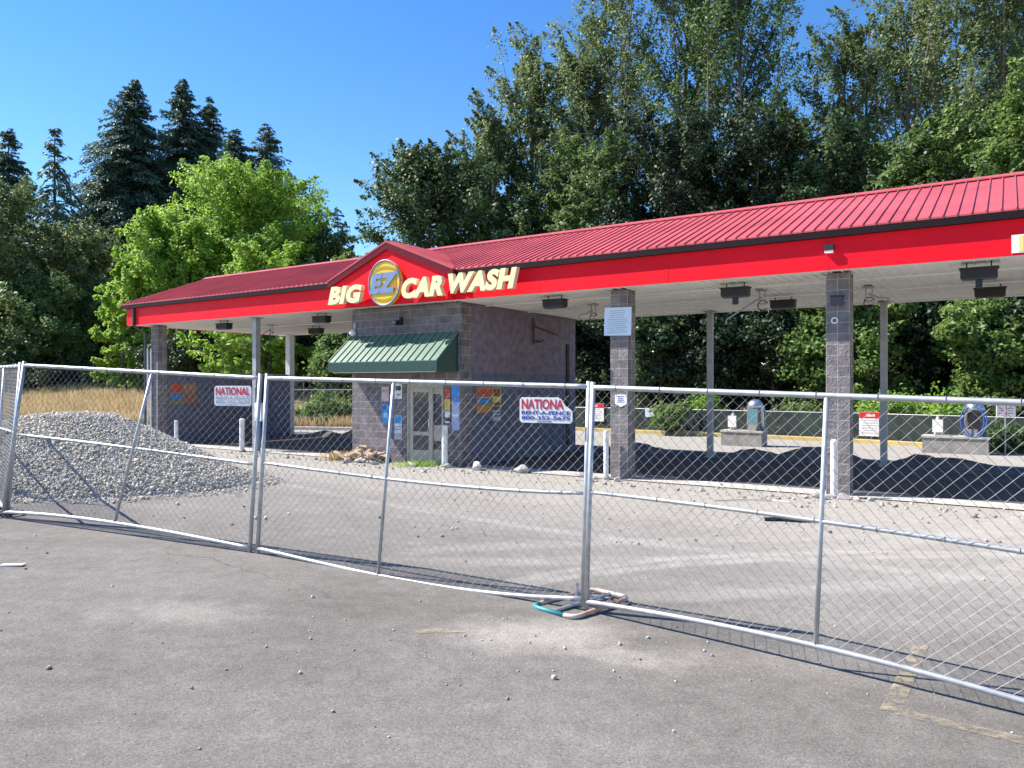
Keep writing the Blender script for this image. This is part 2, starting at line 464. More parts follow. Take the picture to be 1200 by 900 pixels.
M_ASPH = asphalt_mat()
M_FIELD = mat('dry_field_soil', (0.34, 0.26, 0.14), 0.95, var=0.3, scale=0.8, bump=0.5, bscale=5)

s_lines = np.unique(np.concatenate([np.arange(-60, -14, 4.0), np.arange(-14, 40, 1.0), np.arange(40, 91, 5.0), [k[0] for k in KERB]]))
def sheet(name, t_of, m, dz, kind, label, cat):
    mb = MB(); rows = None; vs = []
    for s in s_lines:
        ts = t_of(s)
        for t in ts:
            p = W(s, t); vs.append((p.x, p.y, gz(p.x, p.y) + dz))
        rows = len(ts)
    fs = []
    for i in range(len(s_lines)-1):
        for j in range(rows-1):
            fs.append((i*rows+j, i*rows+j+1, (i+1)*rows+j+1, (i+1)*rows+j))
    mb.add(vs, fs)
    return tag(mb.build(name, m, smooth=True), label, cat, kind='structure')
sheet('parking_lot', lambda s: np.concatenate([[-110, -70, -45], np.linspace(-30, -10, 14), np.linspace(-9, 0, 19)[:-1], np.linspace(0, float(kerb_t(s)), 8) if kerb_t(s) > 0 else np.full(8, float(kerb_t(s)))]) if kerb_t(s) > 0
      else np.concatenate([np.linspace(-110, -50, 3), np.linspace(-44, float(kerb_t(s)), 40)]), M_ASPH, 0.0, 'structure', 'dusty grey worn asphalt parking lot', 'ground')
sheet('dry_field', lambda s: float(kerb_t(s)) + 0.1 + np.array([0, 1, 2.5, 5, 8, 12, 17, 23, 30, 40, 55, 75, 110, 200, 400, 900.0]), M_FIELD, 0.10, 'structure', 'tan dry grass field rising behind the car wash', 'field')
# kerb round the back of the lot
def kerb(name, sa, sb, m, label):
    ss = [s for s in np.linspace(sa, sb, 40)]
    mb = MB(); prof = [(0.0, -0.05), (0.0, 0.13), (0.02, 0.15), (0.15, 0.15), (0.15, -0.05)]
    vs = []
    for s in ss:
        t = float(kerb_t(s))
        for dt, dz in prof:
            p = W(s, t - 0.05 + dt); vs.append((p.x, p.y, gz(p.x, p.y) + dz))
    n = len(prof)
    fs = [(i*n+k, i*n+k+1, (i+1)*n+k+1, (i+1)*n+k) for i in range(len(ss)-1) for k in range(n-1)]
    mb.add(vs, fs)
    return tag(mb.build(name, m), label, 'kerb', kind='structure')
kerb('yellow_kerb', -30, 15.5, M_YEL, 'worn yellow painted kerb along the back lane')
kerb('concrete_kerb', 15.52, 60, M_CONC, 'pale concrete kerb along the dry grass')

def floor_sheet(name, s0, s1, t0, t1, dz, m, label):
    mb = MB(); vs = []; ns = 20
    for i in range(ns+1):
        s = s0 + (s1-s0)*i/ns
        for t in (t0, (t0+t1)/2, t1): vs.append(W(s, t, dz))
    mb.add(vs, [(i*3+j, (i+1)*3+j, (i+1)*3+j+1, i*3+j+1) for i in range(ns) for j in range(2)])
    return tag(mb.build(name, m), label, 'floor', kind='structure')
floor_sheet('wash_bay_floor', -12, 23.2, 0.62, 7.3, 0.012, mat('shade_darkened_bay_floor', (0.07, 0.066, 0.07), 0.85, var=0.35, scale=0.7, bump=0.5, bscale=12), 'dug up floor of the wash bays, coloured darker for the canopy shade')  # sheet spans the canopy's shadow; its shade is put into the floor colour
for a, b_ in ((-12, 8.7), (12.6, 23.0)):
    floor_sheet('concrete_strip', a, b_, -0.12, 0.60, 0.020, M_CONC, 'pale concrete threshold strip along the bay openings')

# ------------------------------------------------------------------ the car wash building (local x = -s, y = t)
BLD = thing('car_wash_building', 'long open bay car wash with a red metal canopy roof and block office', 'building', W(0, 0, 0), RB)
ZF, ZG = 4.12, 4.82
S1, S0 = 23.1, -10.0           # left and right ends along s
def bx(mb, s0, s1, t0, t1, z0, z1): return mb.box((-s0, t0, z0), (-s1, t1, z1))
# roof
SL = 1.30/3.375
roof = MB()
for sgn in (0, 1):
    te, tr = (-0.525, 2.85) if sgn == 0 else (6.225, 2.85)
    q = [(-S1-0.25, te, ZG), (-S0+0.2, te, ZG), (-S0+0.2, tr, ZG + SL*3.375), (-S1-0.25, tr, ZG + SL*3.375)]
    if sgn: q = q[::-1]
    roof.slab(q, (0, 0, 0.03))
    x = -S1 - 0.2
    while x < -S0 + 0.2:
        a = Vector((x, te - (0.012 if sgn == 0 else -0.012), ZG + 0.028)); b_ = Vector((x, tr, ZG + SL*3.375 + 0.028))
        w = 0.011
        roof.slab([a + Vector((-w, 0, 0)), a + Vector((w, 0, 0)), b_ + Vector((w, 0, 0)), b_ + Vector((-w, 0, 0))], (0, 0, 0.026))
        x += 0.203
RZ = ZG + SL*3.375
roof.slab([(-S1-0.27, 2.70, RZ+0.0), (-S0+0.2, 2.70, RZ+0.0), (-S0+0.2, 2.85, RZ+0.075), (-S1-0.27, 2.85, RZ+0.075)], (0, 0, 0.02))
roof.slab([(-S1-0.27, 2.85, RZ+0.075), (-S0+0.2, 2.85, RZ+0.075), (-S0+0.2, 3.0, RZ+0.0), (-S1-0.27, 3.0, RZ+0.0)], (0, 0, 0.02))
# small gable roof over the sign
GC, GH, GA = 10.72, 2.08, 5.70         # centre, half width, apex
gf = 4.83; TG, TO = -0.55, -0.615       # gable face and the front of its roof
tb = -0.525 + (GA + 0.04 - ZG)/SL
for sg in (-1, 1):
    e = GC + sg*(GH + 0.08)
    q = [(-e, TO, gf), (-GC, TO, GA), (-GC, tb, GA), (-e, -0.53, gf)]
    if sg > 0: q = q[::-1]
    roof.slab(q, (0, 0, 0.05))
    for k in range(1, 10):                        # seams of the little roof
        ty = TO + 0.02 + k*0.20
        if ty > tb - 0.2: break
        # from ridge down to the valley or the eave
        fr = (tb - ty)/(tb + 0.525)
        x1, z1 = -GC, GA; x2, z2 = -(GC + (e-GC)*fr), GA + (gf-GA)*fr
        roof.slab([(x1, ty, z1+0.05), (x1, ty+0.03, z1+0.05), (x2, ty+0.03, z2+0.05), (x2, ty, z2+0.05)], (0, 0, 0.03))
roof_o = roof.build('roof', M_ROOF, BLD)
# fascia
fas = MB()
bx(fas, S0, S1, -0.42, -0.39, ZF, 4.74)
bx(fas, S1, S1+0.03, -0.42, 6.13, ZF, 4.74)
fas_o = fas.build('fascia', M_RED, BLD)
for k, s_ in enumerate(np.arange(S0+1.0, S1, 3.05)):
    if 8.5 < s_ < 12.9: continue
    j_ = MB(); bx(j_, s_-0.022, s_+0.022, -0.4235, -0.4205, ZF+0.002, 4.69); j_.build('joint_strip', M_RED, fas_o)
gab = MB()
pent = [(-(GC+GH), TG, ZF-0.003), (-(GC-GH), TG, ZF-0.003), (-(GC-GH), TG, gf-0.02), (-GC, TG, GA-0.03), (-(GC+GH), TG, gf-0.02)]
gab.slab(pent[::-1], (0, 0.127, 0))
gab.build('gable_front', M_RED, BLD)
rake = MB()
for sg in (-1, 1):
    e = GC + sg*(GH + 0.08)
    q = [(-e, TO+0.008, gf-0.17), (-GC, TO+0.008, GA-0.17), (-GC, TO+0.008, GA-0.002), (-e, TO+0.008, gf-0.002)]
    if sg > 0: q = q[::-1]
    rake.slab(q[::-1], (0, 0.06, 0))
rake.build('rake_trim', M_RAKE, BLD)
for a, b_ in ((S0-0.1, GC-GH-0.10), (GC+GH+0.10, S1+0.22)):
    g = MB(); bx(g, a, b_, -0.522, -0.422, 4.70, 4.815)
    g.build('gutter', M_GUTTER, BLD)
endw = MB()
endw.slab([(-S1+0.02, -0.36, 4.74), (-S1+0.02, 6.1, 4.74), (-S1+0.02, 2.87, RZ-0.03)], (0.05, 0, 0))
endw.build('end_gable', M_RED, BLD)
# ceiling
sof = MB()
bx(sof, S0, S1-0.001, -0.388, 6.13, ZF+0.03, ZF+0.06)
x = S0 + 0.05
while x < S1 - 0.03:
    bx(sof, x, x+0.012, -0.388, 6.13, ZF+0.004, ZF+0.03)
    x += 0.187
bx(sof, S0, S1, -0.388, -0.34, ZF-0.006, ZF+0.03)
bx(sof, S0, S1, 6.09, 6.13, ZF-0.02, ZF+0.03)
sof.build('soffit', M_SOFFIT, BLD)
# pipes along the ceiling
for tt, zz in ((0.95, ZF-0.03), (3.0, ZF-0.03)):
    p = MB(); p.tube([(-a, tt, zz) for a in (8.7, 4.5, 0, -4.5, -9.5)], 0.018, 6); p.build('ceiling_conduit', M_PIPE, BLD)
p = MB(); p.tube([(-22, 2.4, ZF-0.03), (-12.6, 2.4, ZF-0.03)], 0.018, 6); p.build('ceiling_conduit', M_PIPE, BLD)
# block pillars
def pillar(sc, w=0.405, d=0.40):
    m = MB(); bx(m, sc-w/2, sc+w/2, 0, d, 0, ZF-0.008)
    # shift so that a joint runs down the middle
    o = m.build('pillar', M_PILLAR, BLD)
    me = o.data; add_uv(me)
    uv = me.uv_layers[0].data
    for l in uv: l.uv.x += sc if abs(l.uv.x) > 0.5 or sc > 0.9 or True else 0
    for p_ in me.polygons:
        if abs(p_.normal.x) > 0.9:
            for li in p_.loop_indices: uv[li].uv.x -= sc
    return o
for sc in (0.05, 4.47, -4.40, -8.8): pillar(sc)
pillar(22.14, 0.40, 0.34)
def steel_post(s, t, w=0.15):
    m = MB(); bx(m, s-w/2, s+w/2, t-w/2, t+w/2, 0, ZF-0.02)
    bx(m, s-w*0.9, s+w*0.9, t-w*0.9, t+w*0.9, 0, 0.025)
    bx(m, s-w*0.9, s+w*0.9, t-w*0.9, t+w*0.9, ZF-0.02, ZF+0.003)
    return m.build('steel_post', M_GPOST, BLD)
for s in (0.03, 4.47, -4.4, -8.8): steel_post(s, 5.95)
steel_post(16.76, 0.08, 0.17); steel_post(16.5, 5.95); steel_post(12.7, 5.95, 0.12)
# left end wall, half height, with its white capped rear post
lw = MB(); bx(lw, 21.97, 22.27, 0.34, 5.75, 0, 2.44)
lw.build('end_wall', M_SMOOTH2, BLD, uv=True)
lw = MB(); bx(lw, 21.94, 22.30, 0.345, 5.6, 2.441, 2.475); lw.build('wall_cap', mat('wall_cap_metal', (0.32, 0.32, 0.34), 0.5), BLD)
lw = MB(); bx(lw, 22.0, 22.26, 5.76, 6.0, 0, ZF-0.01); lw.build('end_post', mat('pale_grey_post', (0.45, 0.46, 0.48), 0.5, var=0.1), BLD)
# downspouts at the left corner
d = MB(); d.tube([(-22.62, -0.47, 4.69), (-22.62, -0.47, 4.1), (-22.52, -0.1, 3.85), (-22.52, -0.1, 0.1)], 0.045, 8); d.build('downspout', mat('dark_downspout', (0.05, 0.045, 0.055), 0.5), BLD)
for s_ in (22.46, 22.25):
    d = MB(); d.tube([(-s_, -0.06, 3.3), (-s_, -0.06, 0.05)], 0.028, 8); d.build('conduit_pipe', M_PIPE, BLD)
d = MB(); bx(d, 22.56, 22.70, -0.46, -0.425, 4.12, 4.69); d.build('downspout_strap', M_BLACK, BLD)

# office
OF0, OF1 = 8.76, 12.55
D0, D1, DZ = 9.35, 10.58, 2.08
w1 = MB()
bx(w1, OF0, D0, 0, 0.44, 0, ZF-0.012)
bx(w1, D1, OF1, 0, 0.44, 0, ZF-0.012)
bx(w1, D0, D1, 0, 0.44, DZ, ZF-0.012)
w1.build('office_front_wall', M_BLOCK, BLD, uv=True)
w1 = MB(); bx(w1, OF0+0.02, OF1-0.02, 0.441, 5.9, 2.36, ZF-0.012); w1.build('office_side_wall', M_SMOOTH, BLD, uv=True)
w1 = MB(); bx(w1, OF0+0.015, OF1-0.015, 0.441, 5.905, 0, 2.359); w1.build('office_lower_wall', M_SMOOTH2, BLD, uv=True)
w1 = MB(); bx(w1, OF0-0.02, OF0+0.012, 5.3, 5.46, 0.2, 3.3); w1.build('wall_conduit', M_BLACK, BLD)
w1 = MB(); w1.tube([(-OF0+0.04, 4.7, 3.55), (-OF0+0.04, 3.4, 3.72)], 0.02, 6); w1.tube([(-OF0+0.05, 3.3, 3.2), (-OF0+0.05, 3.3, 3.95)], 0.025, 6)
w1.tube([(-OF0+0.05, 3.38, 3.3), (-OF0+0.12, 3.55, 3.28), (-OF0+0.12, 3.75, 3.35)], 0.02, 6); w1.build('wall_bracket', M_BLACK, BLD)
# door with its side light
door = MB()
fr = 0.06
bx(door, D0, D0+fr, 0.02, 0.12, 0, DZ-0.003); bx(door, D1-fr, D1, 0.02, 0.12, 0, DZ-0.003)
bx(door, D0+fr+0.001, D1-fr-0.001, 0.02, 0.12, DZ-0.10, DZ-0.004)
bx(door, 9.71, 9.765, 0.021, 0.119, 0, DZ-0.101)
door_o = door.build('door_frame', M_TAN, BLD)
dl = MB()
a, b_ = 9.77, D1-fr-0.004
bx(dl, a, a+0.09, 0.05, 0.10, 0.02, 1.975); bx(dl, b_-0.13, b_, 0.05, 0.10, 0.02, 1.975)
bx(dl, a+0.091, b_-0.131, 0.051, 0.099, 0.02, 0.36); bx(dl, a+0.091, b_-0.131, 0.051, 0.099, 0.74, 0.84); bx(dl, a+0.091, b_-0.131, 0.051, 0.099, 1.86, 1.975)
do = dl.build('door', M_TAN, BLD)
g = MB(); bx(g, a+0.088, b_-0.128, 0.07, 0.08, 0.841, 1.859); g.build('window_pane', M_GLASS, do)
g = MB(); bx(g, a+0.088, b_-0.128, 0.07, 0.08, 0.361, 0.739); g.build('window_pane', M_GLASS, do)
g = MB(); g.tube([(-(a+0.045), 0.05, 0.95), (-(a+0.045), 0.0, 0.95), (-(a+0.045), 0.0, 1.15), (-(a+0.045), 0.05, 1.15)], 0.012, 6); g.build('handle', M_STEEL, do)
sl = MB(); bx(sl, D0+fr+0.002, 9.708, 0.06, 0.10, 0.0, 0.40); so = sl.build('side_light', M_TAN, BLD)
for z0_, z1_ in ((0.62, 1.02), (1.82, DZ-0.105)):
    sl = MB(); bx(sl, D0+fr+0.002, 9.708, 0.06, 0.10, z0_, z1_); sl.build('metal_panel', M_TAN, so)
for z0_, z1_ in ((0.401, 0.619), (1.021, 1.819)):
    g = MB(); bx(g, D0+fr+0.002, 9.708, 0.075, 0.09, z0_, z1_); g.build('window_pane', M_GLASS, so)
# green metal awning
aw = MB()
A0, A1 = 8.86, 12.58
zt, zb, tf = 3.355, 2.63, -0.85
aw.slab([(-A1, tf, zb), (-A0, tf, zb), (-A0, -0.003, zt), (-A1, -0.003, zt)], (0, 0, 0.02))
x = A0
while x <= A1 + 0.001:
    aw.slab([(-x-0.012, tf-0.008, zb+0.018), (-x+0.012, tf-0.008, zb+0.018), (-x+0.012, -0.003, zt+0.018), (-x-0.012, -0.003, zt+0.018)], (0, 0, 0.03))
    x += (A1-A0)/16
awo = aw.build('awning', M_AWN, BLD)
va = MB(); bx(va, A0, A1, tf, tf+0.03, 2.38, zb-0.003); va.build('valance', M_AWND, awo)
for s_ in (A0, A1-0.03):
    va = MB(); va.slab([(-s_, tf+0.031, 2.38), (-s_, -0.004, 2.38), (-s_, -0.004, zt-0.004), (-s_, tf+0.031, zb-0.003+0.025)], (-0.03, 0, 0)); va.build('side_panel', M_AWND, awo)
va = MB(); va.tube([(-A1+0.1, tf+0.08, 2.375), (-A0-0.1, tf+0.08, 2.375)], 0.014, 6); va.build('light_rail', M_PIPE, awo)
# lettering on the canopy front
def letters(word, s_left, s_right, z0, z1, t, dz_right=0.0, gap=0.03):
    me = text_mesh(word, M_CREAM, w=s_left-s_right, h=z1-z0, bold=0.058, extrude=0.125, shear=0.24, spacing=1.10, depth_mat=M_CREAMS)
    # split into letters so that each letter is a part of its own
    bm = bmesh.new(); bm.from_mesh(me)
    seen, isl = set(), []
    for v0 in bm.verts:
        if v0 in seen: continue
        st_, comp = [v0], []
        seen.add(v0)
        while st_:
            q = st_.pop(); comp.append(q)
            for e in q.link_edges:
                o = e.other_vert(q)
                if o not in seen: seen.add(o); st_.append(o)
        isl.append(comp)
    isl.sort(key=lambda c: min(v_.co.x for v_ in c))
    # outlines of one letter overlap in x; merge islands that do so strongly
    groups = []
    for c in isl:
        lo, hi = min(v_.co.x for v_ in c), max(v_.co.x for v_ in c)
        if groups and lo < groups[-1][1] - 0.6*(hi-lo): groups[-1][0].extend(c); groups[-1][1] = max(hi, groups[-1][1])
        else: groups.append([list(c), hi])
    for comp, _ in groups:
        ids = {v_.index: i for i, v_ in enumerate(comp)}
        fs = [[ids[v_.index] for v_ in f.verts] for f in bm.faces if f.verts[0].index in ids]
        mi = [f.material_index for f in bm.faces if f.verts[0].index in ids]
        nm = bpy.data.meshes.new('letter')
        nm.from_pydata([v_.co[:] for v_ in comp], [], fs)
        nm.materials.append(M_CREAM); nm.materials.append(M_CREAMS)
        nm.polygons.foreach_set('material_index', mi); nm.update()
        link_mesh('letter', nm, BLD, (-s_left, t, z0))
    bm.free()
letters('BIG', 12.66, 11.41, 4.19, 4.67, TG-0.18)
letters('CAR', 10.04, 8.72, 4.19, 4.69, TG-0.18)
letters('WASH', 8.56, 6.60, 4.22, 4.70, TG-0.18)
# round logo
lg = MB()
lc, lz, lr, lh = 10.73, 4.66, 0.535, 0.575
N = 40
def ell(r, h, y, k=1.0): return [(-lc + r*math.cos(2*math.pi*i/N), y, lz + h*math.sin(2*math.pi*i/N)) for i in range(N)]
lg.slab(ell(lr, lh, TG-0.12), (0, 0.118, 0))
lgo = lg.build('round_logo', M_LYEL, BLD)
rim = MB(); rim.tube(ell(lr, lh, TG-0.12), 0.022, 6, closed=True); rim.build('logo_rim', M_LBLUE, lgo)
for (ca, cb, h0, h1) in ((-0.42, 0.42, 0.26, 0.33), (-0.40, 0.40, -0.40, -0.33), (-0.25, 0.3, 0.42, 0.455)):
    ban = MB(); pts_u, pts_l = [], []
    for i in range(13):
        f_ = i/12; xx = ca + (cb-ca)*f_; arc = 0.09*math.sin(math.pi*f_)*(1 if h0 > 0 else -1)
        pts_u.append((-lc+xx, TG-0.121, lz+h1+arc)); pts_l.append((-lc+xx, TG-0.121, lz+h0+arc))
    ban.slab(pts_l + pts_u[::-1], (0, -0.006, 0))
    ban.build('logo_band', M_LYEL2, lgo)
tri = MB(); tri.slab([(-lc+0.24, TG-0.122, lz-0.25), (-lc+0.44, TG-0.122, lz-0.2), (-lc+0.40, TG-0.122, lz+0.12)], (0, -0.007, 0)); tri.build('logo_patch', M_LORA, lgo)
ez = text_mesh('EZ', M_LBLUE, w=0.98, h=0.52, bold=0.06, extrude=0.012, shear=0.22, spacing=0.98)
link_mesh('logo_letters', ez, lgo, (-lc-0.49, TG-0.142, lz-0.27))

# ------------------------------------------------------------------ things fixed to the building
def hang(name, label, cat, s, t, z, group=None): return thing(name, label, cat, W(s, t, z), RB, group)
hk = [(18.6, 0.25, 'black box heater under the soffit of the far left bay'),
      (14.05, 0.25, 'black box heater under the soffit left of the office, at its front edge'),
      (17.8, 3.4, 'black box heater deeper under the soffit, right of the front steel post'),
      (6.25, 0.3, 'black box heater under the soffit beside the red shaded letters, right of the office'),
      (2.09, 0.5, 'black box heater with a drop pipe hanging between the two block pillars'),
      (1.85, 3.4, 'black box heater deeper under the soffit, just left of the right pillar'),
      (-2.16, 0.2, 'black box heater at the canopy front right of the right pillar, the largest one'),
      (-2.26, 3.4, 'black box heater with side fins behind the largest one')]
for i, (s, t, lab) in enumerate(hk):
    h = hang('ceiling_heater', lab, 'heater', s, t, ZF-0.28, 'box heaters under the canopy')
    m = MB()
    m.lathe([(0.0, 0)], 3) if False else None
    m.slab([(-0.27, -0.12, 0.03), (0.27, -0.12, 0.03), (0.27, 0.12, 0.03), (-0.27, 0.12, 0.03)], (0, 0, 0.15))
    m.slab([(-0.29, -0.14, 0.181), (0.29, -0.14, 0.181), (0.29, 0.14, 0.181), (-0.29, 0.14, 0.181)], (0, 0, 0.025))
    for k in range(-3, 4): m.box((k*0.07-0.012, -0.128, 0.05), (k*0.07+0.012, -0.121, 0.16))
    m.build('housing', M_BLACK, h)
    m = MB(); m.box((-0.25, -0.10, 0.0), (0.25, 0.10, 0.029)); m.build('grille', mat('heater_grille', (0.05, 0.05, 0.055), 0.4, 0.5), h)
    for x in (-0.18, 0.18):
        m = MB(); m.tube([(x, 0, 0.206), (x, 0, 0.31)], 0.012, 6); m.build('hanger', M_BLACK, h)
    if i in (4, 6):
        m = MB(); m.box((-0.05, -0.05, -0.14), (0.05, 0.05, -0.001)); m.build('drop_box', M_BLACK, h)
def boom(s, t, ang, length, drop, label):
    h = hang('wash_boom', label, 'boom', s, t, ZF-0.35, 'overhead wash booms')
    m = MB(); m.box((-0.12, -0.12, 0.338), (0.12, 0.12, 0.353)); m.build('mount_plate', M_GPOST, h)
    m = MB(); m.tube([(-0.05, 0, 0.34), (-0.05, 0, 0.05)], 0.015, 6); m.tube([(0.07, 0, 0.34), (0.07, 0, 0.05)], 0.015, 6)
    m.tube([(-0.07, 0, 0.05), (0.09, 0, 0.05)], 0.022, 6); m.build('bracket', M_GPOST, h)
    c, s_ = math.cos(ang), math.sin(ang)
    m = MB(); m.tube([(0, 0, 0.2), (c*length*0.5, s_*length*0.5, 0.12 - drop*0.4), (c*length, s_*length, 0.1 - drop)], [0.022, 0.019, 0.015], 8)
    e = (c*length, s_*length, 0.1-drop); m.tube([e, (e[0], e[1], e[2]-0.1)], 0.015, 6); m.build('boom_arm', M_GPOST, h)
    m = MB(); m.tube([(0.02+0.11*math.cos(q), 0.0, 0.02+0.11*math.sin(q)) for q in np.linspace(0.4, 5.6, 12)], 0.012, 6); m.build('hose_loop', M_BLACK, h)
boom(1.93, 1.87, math.radians(200), 0.75, 0.38, 'overhead boom arm slanting down left between the two block pillars')
boom(18.62, 2.13, math.radians(235), 0.9, 0.5, 'overhead boom arm beside the front steel post, left of the office')
boom(-0.11, 2.51, math.radians(20), 0.4, 0.0, 'short overhead boom bracket right of the right pillar')
boom(6.35, 2.41, math.radians(215), 0.35, 0.02, 'short overhead boom bracket between the office and the notice pillar')

def camera_unit(s, t, z, label):
    h = hang('security_camera', label, 'camera', s, t, z)
    m = MB(); m.box((-0.07, -0.02, 0.02), (0.07, -0.001, 0.16)); m.build('mount', M_BLACK, h)
    m = MB(); m.box((-0.10, -0.20, 0.0), (0.02, -0.021, 0.12)); m.box((0.03, -0.12, 0.0), (0.08, -0.021, 0.20)); m.build('camera_body', M_BLACK, h)
    m = MB(); m.tube([(-0.04, -0.201, 0.06), (-0.04, -0.225, 0.06)], 0.04, 10); m.build('lens', M_GLASS, h)
camera_unit(10.75, 0.0, 3.62, 'black security camera on the office wall above the green awning')
fl = hang('flood_light', 'small dark flood light with pale base on the red fascia above the right pillar', 'light fitting', 0.11, -0.42, 4.42)
m = MB(); m.box((-0.075, -0.09, 0.045), (0.075, -0.001, 0.15)); m.build('housing', M_BLACK, fl)
m = MB(); m.box((-0.07, -0.08, 0.0), (0.07, -0.001, 0.044)); m.build('lens', M_SOFFIT, fl)
lp = hang('wall_lantern', 'small white wall lamp at the upper left corner of the office', 'lamp', 12.42, 0.0, 3.45)
m = MB(); m.box((-0.04, -0.05, 0.12), (0.04, -0.001, 0.30)); m.build('arm', M_GPOST, lp)
m = MB(); m.lathe([(0.02, 0.12), (0.09, 0.06), (0.10, 0.0), (0.05, -0.05)], 12, (0, -0.12, 0)); m.build('lamp_shade', M_WHITE, lp)
fp = hang('menu_sign', 'white menu panel with a yellow strip on the red fascia at the right edge', 'sign', -2.62, -0.42, 4.155)
m = MB(); m.box((0, -0.018, 0), (1.6, -0.002, 0.29)); m.build('board', M_SFACE, fp)
m = MB(); m.box((0.10, -0.022, 0.02), (0.16, -0.0185, 0.27)); m.build('yellow_strip', mat('faded_yellow', (0.75, 0.62, 0.22), 0.6), fp)

def strips(mb, x0, x1, z0, z1, n, y, seed=0, th=0.35):
    r = random.Random(seed)
    for i in range(n):
        z = z1 - (z1-z0)*(i+0.5)/n; hh = (z1-z0)/n*th/2
        w = r.uniform(0.6, 1.0)*(x1-x0)/2; c = (x0+x1)/2
        x = c - w
        while x < c + w - 0.02:
            l = min(r.uniform(0.02, 0.07), c + w - x)
            mb.box((x, y-0.0012, z-hh), (x+l, y, z+hh)); x += l + 0.012
# notice on the pillar
no = hang('pillar_notice', 'large pale notice with lines of print on the left block pillar', 'notice', 4.50, -0.012, 3.12)
m = MB(); rt = Matrix.Rotation(math.radians(1.5), 3, 'Y'); m.box((-0.32, -0.012, 0), (0.32, 0.0, 0.61), rt, (0, 0, 0)); m.build('board', M_NOTICE, no)
m = MB(); strips(m, -0.26, 0.26, 0.05, 0.56, 11, -0.0135, 3); m.build('lettering', M_SGREY, no)
no = hang('pillar_sticker', 'small white shield shaped sticker low on the left block pillar', 'sticker', 4.42, -0.012, 1.57)
m = MB(); m.slab([(-0.14, -0.002, 0.07), (0, -0.002, 0), (0.14, -0.002, 0.07), (0.14, -0.002, 0.27), (-0.14, -0.002, 0.27)][::-1], (0, 0.01, 0)); m.build('board', M_SFACE, no)
m = MB(); strips(m, -0.11, 0.11, 0.09, 0.25, 4, -0.0035, 8, 0.5); m.build('lettering', M_SBLUTX, no)
el = hang('electrical_box', 'dark electrical box near the top of the right block pillar', 'electrical box', 0.06, -0.001, 3.52)
m = MB(); m.box((-0.10, -0.07, 0), (0.10, 0, 0.15)); m.build('box', mat('dark_purple_box', (0.05, 0.045, 0.07), 0.5), el)
m = MB(); m.box((-0.11, -0.08, 0.151), (0.13, 0, 0.175)); m.build('lid', M_BLACK, el)
rg = hang('ring_hook', 'small white ring fixed to the shaded face of the right block pillar', 'hook', 0.10, -0.002, 3.24)
m = MB(); m.tube([(0.05*math.cos(a), -0.012, 0.05*math.sin(a)) for a in np.linspace(0, 6.28, 14)[:-1]], 0.014, 6, closed=True); m.build('ring', M_WHITE, rg)

def poster(name, label, s, t, z, w, h, cols, face, seed, cat='poster'):
    """face 'front' looks to the lot, 'side' looks to the right bays"""
    r = random.Random(seed)
    th = thing(name, label, cat, W(s, t, z), RB if face == 'front' else RB + math.pi/2)
    m = MB(); m.box((0, -0.010, 0), (w, -0.002, h)); m.build('sheet', mat('poster_paper_%d' % seed, cols[0], 0.6, var=0.15, scale=6), th)
    for k, (x0, x1, z0, z1, c) in enumerate(cols[1]):
        m = MB(); m.box((x0*w, -0.0125, z0*h), (x1*w, -0.0105, z1*h)); m.build('printed_panel', mat('ink_%.2f_%.2f_%.2f' % c, c, 0.6, var=0.25, scale=9), th)
RD, OR_, BL_, GR_, YE_, BK_, WH_ = (0.5, 0.07, 0.03), (0.5, 0.2, 0.05), (0.03, 0.2, 0.5), (0.08, 0.25, 0.1), (0.6, 0.42, 0.08), (0.03, 0.03, 0.035), (0.7, 0.7, 0.7)
# (side posters: local x runs along t)
poster('price_board', 'colourful price board in orange, blue and green on the office side wall', 8.76, 0.62, 1.33, 0.66, 0.66, (OR_, [(0.05, .95, .62, .95, RD), (.05, .95, .34, .58, BL_), (.05, .95, .06, .30, OR_), (.1, .9, .59, .615, YE_), (.2, .8, .42, .48, (.3, .5, .7)), (.05, .95, .3, .335, GR_)]), 'side', 1)
poster('price_board', 'narrow yellow and brown board right of the colourful price board', 8.76, 1.32, 1.48, 0.40, 0.50, (YE_, [(.1, .9, .55, .95, (0.2, 0.05, 0.03)), (.1, .9, .3, .5, (0.7, .55, .2)), (.1, .9, .05, .2, BK_)]), 'side', 2)
poster('paper_notice', 'small pale paper on the office side wall below the yellow board', 8.76, 1.34, 1.10, 0.36, 0.28, (( .4, .42, .5), [(.1, .9, .7, .8, BK_), (.1, .9, .4, .5, BK_)]), 'side', 3)
poster('mural_board', 'faded colourful poster board on the shaded left end wall', 21.97, 0.45, 1.35, 1.05, 0.78, ((.2, .14, .1), [(.05, .45, .55, .95, RD), (.5, .95, .55, .95, (.35, .18, .1)), (.05, .45, .28, .5, BL_), (.1, .5, .04, .25, (.2, .2, .08)), (.55, .95, .05, .5, (.3, .12, .09))]), 'side', 4)
poster('poster_column', 'tall narrow poster in red, yellow and black right of the office door', 9.30, 0.0, 1.02, 0.20, 0.96, (BK_, [(.05, .95, .72, .98, RD), (.05, .95, .40, .70, YE_), (.1, .9, .22, .38, WH_), (.15, .85, .07, .12, WH_)]), 'front', 5)
poster('poster_column', 'tall blue banner fading to white at the office front corner', 9.06, 0.0, 0.92, 0.24, 1.12, ((.35, .4, .6), [(.0, 1, .62, 1, (.04, .25, .62)), (.2, .8, .66, .72, WH_), (.1, .9, .3, .36, WH_)]), 'front', 6)
poster('paper_notice', 'pale pink paper at the top left of the office front', 11.45, 0.0, 1.62, 0.26, 0.38, ((.55, .42, .44), [(.1, .9, .6, .8, (.4, .25, .28))]), 'front', 7)
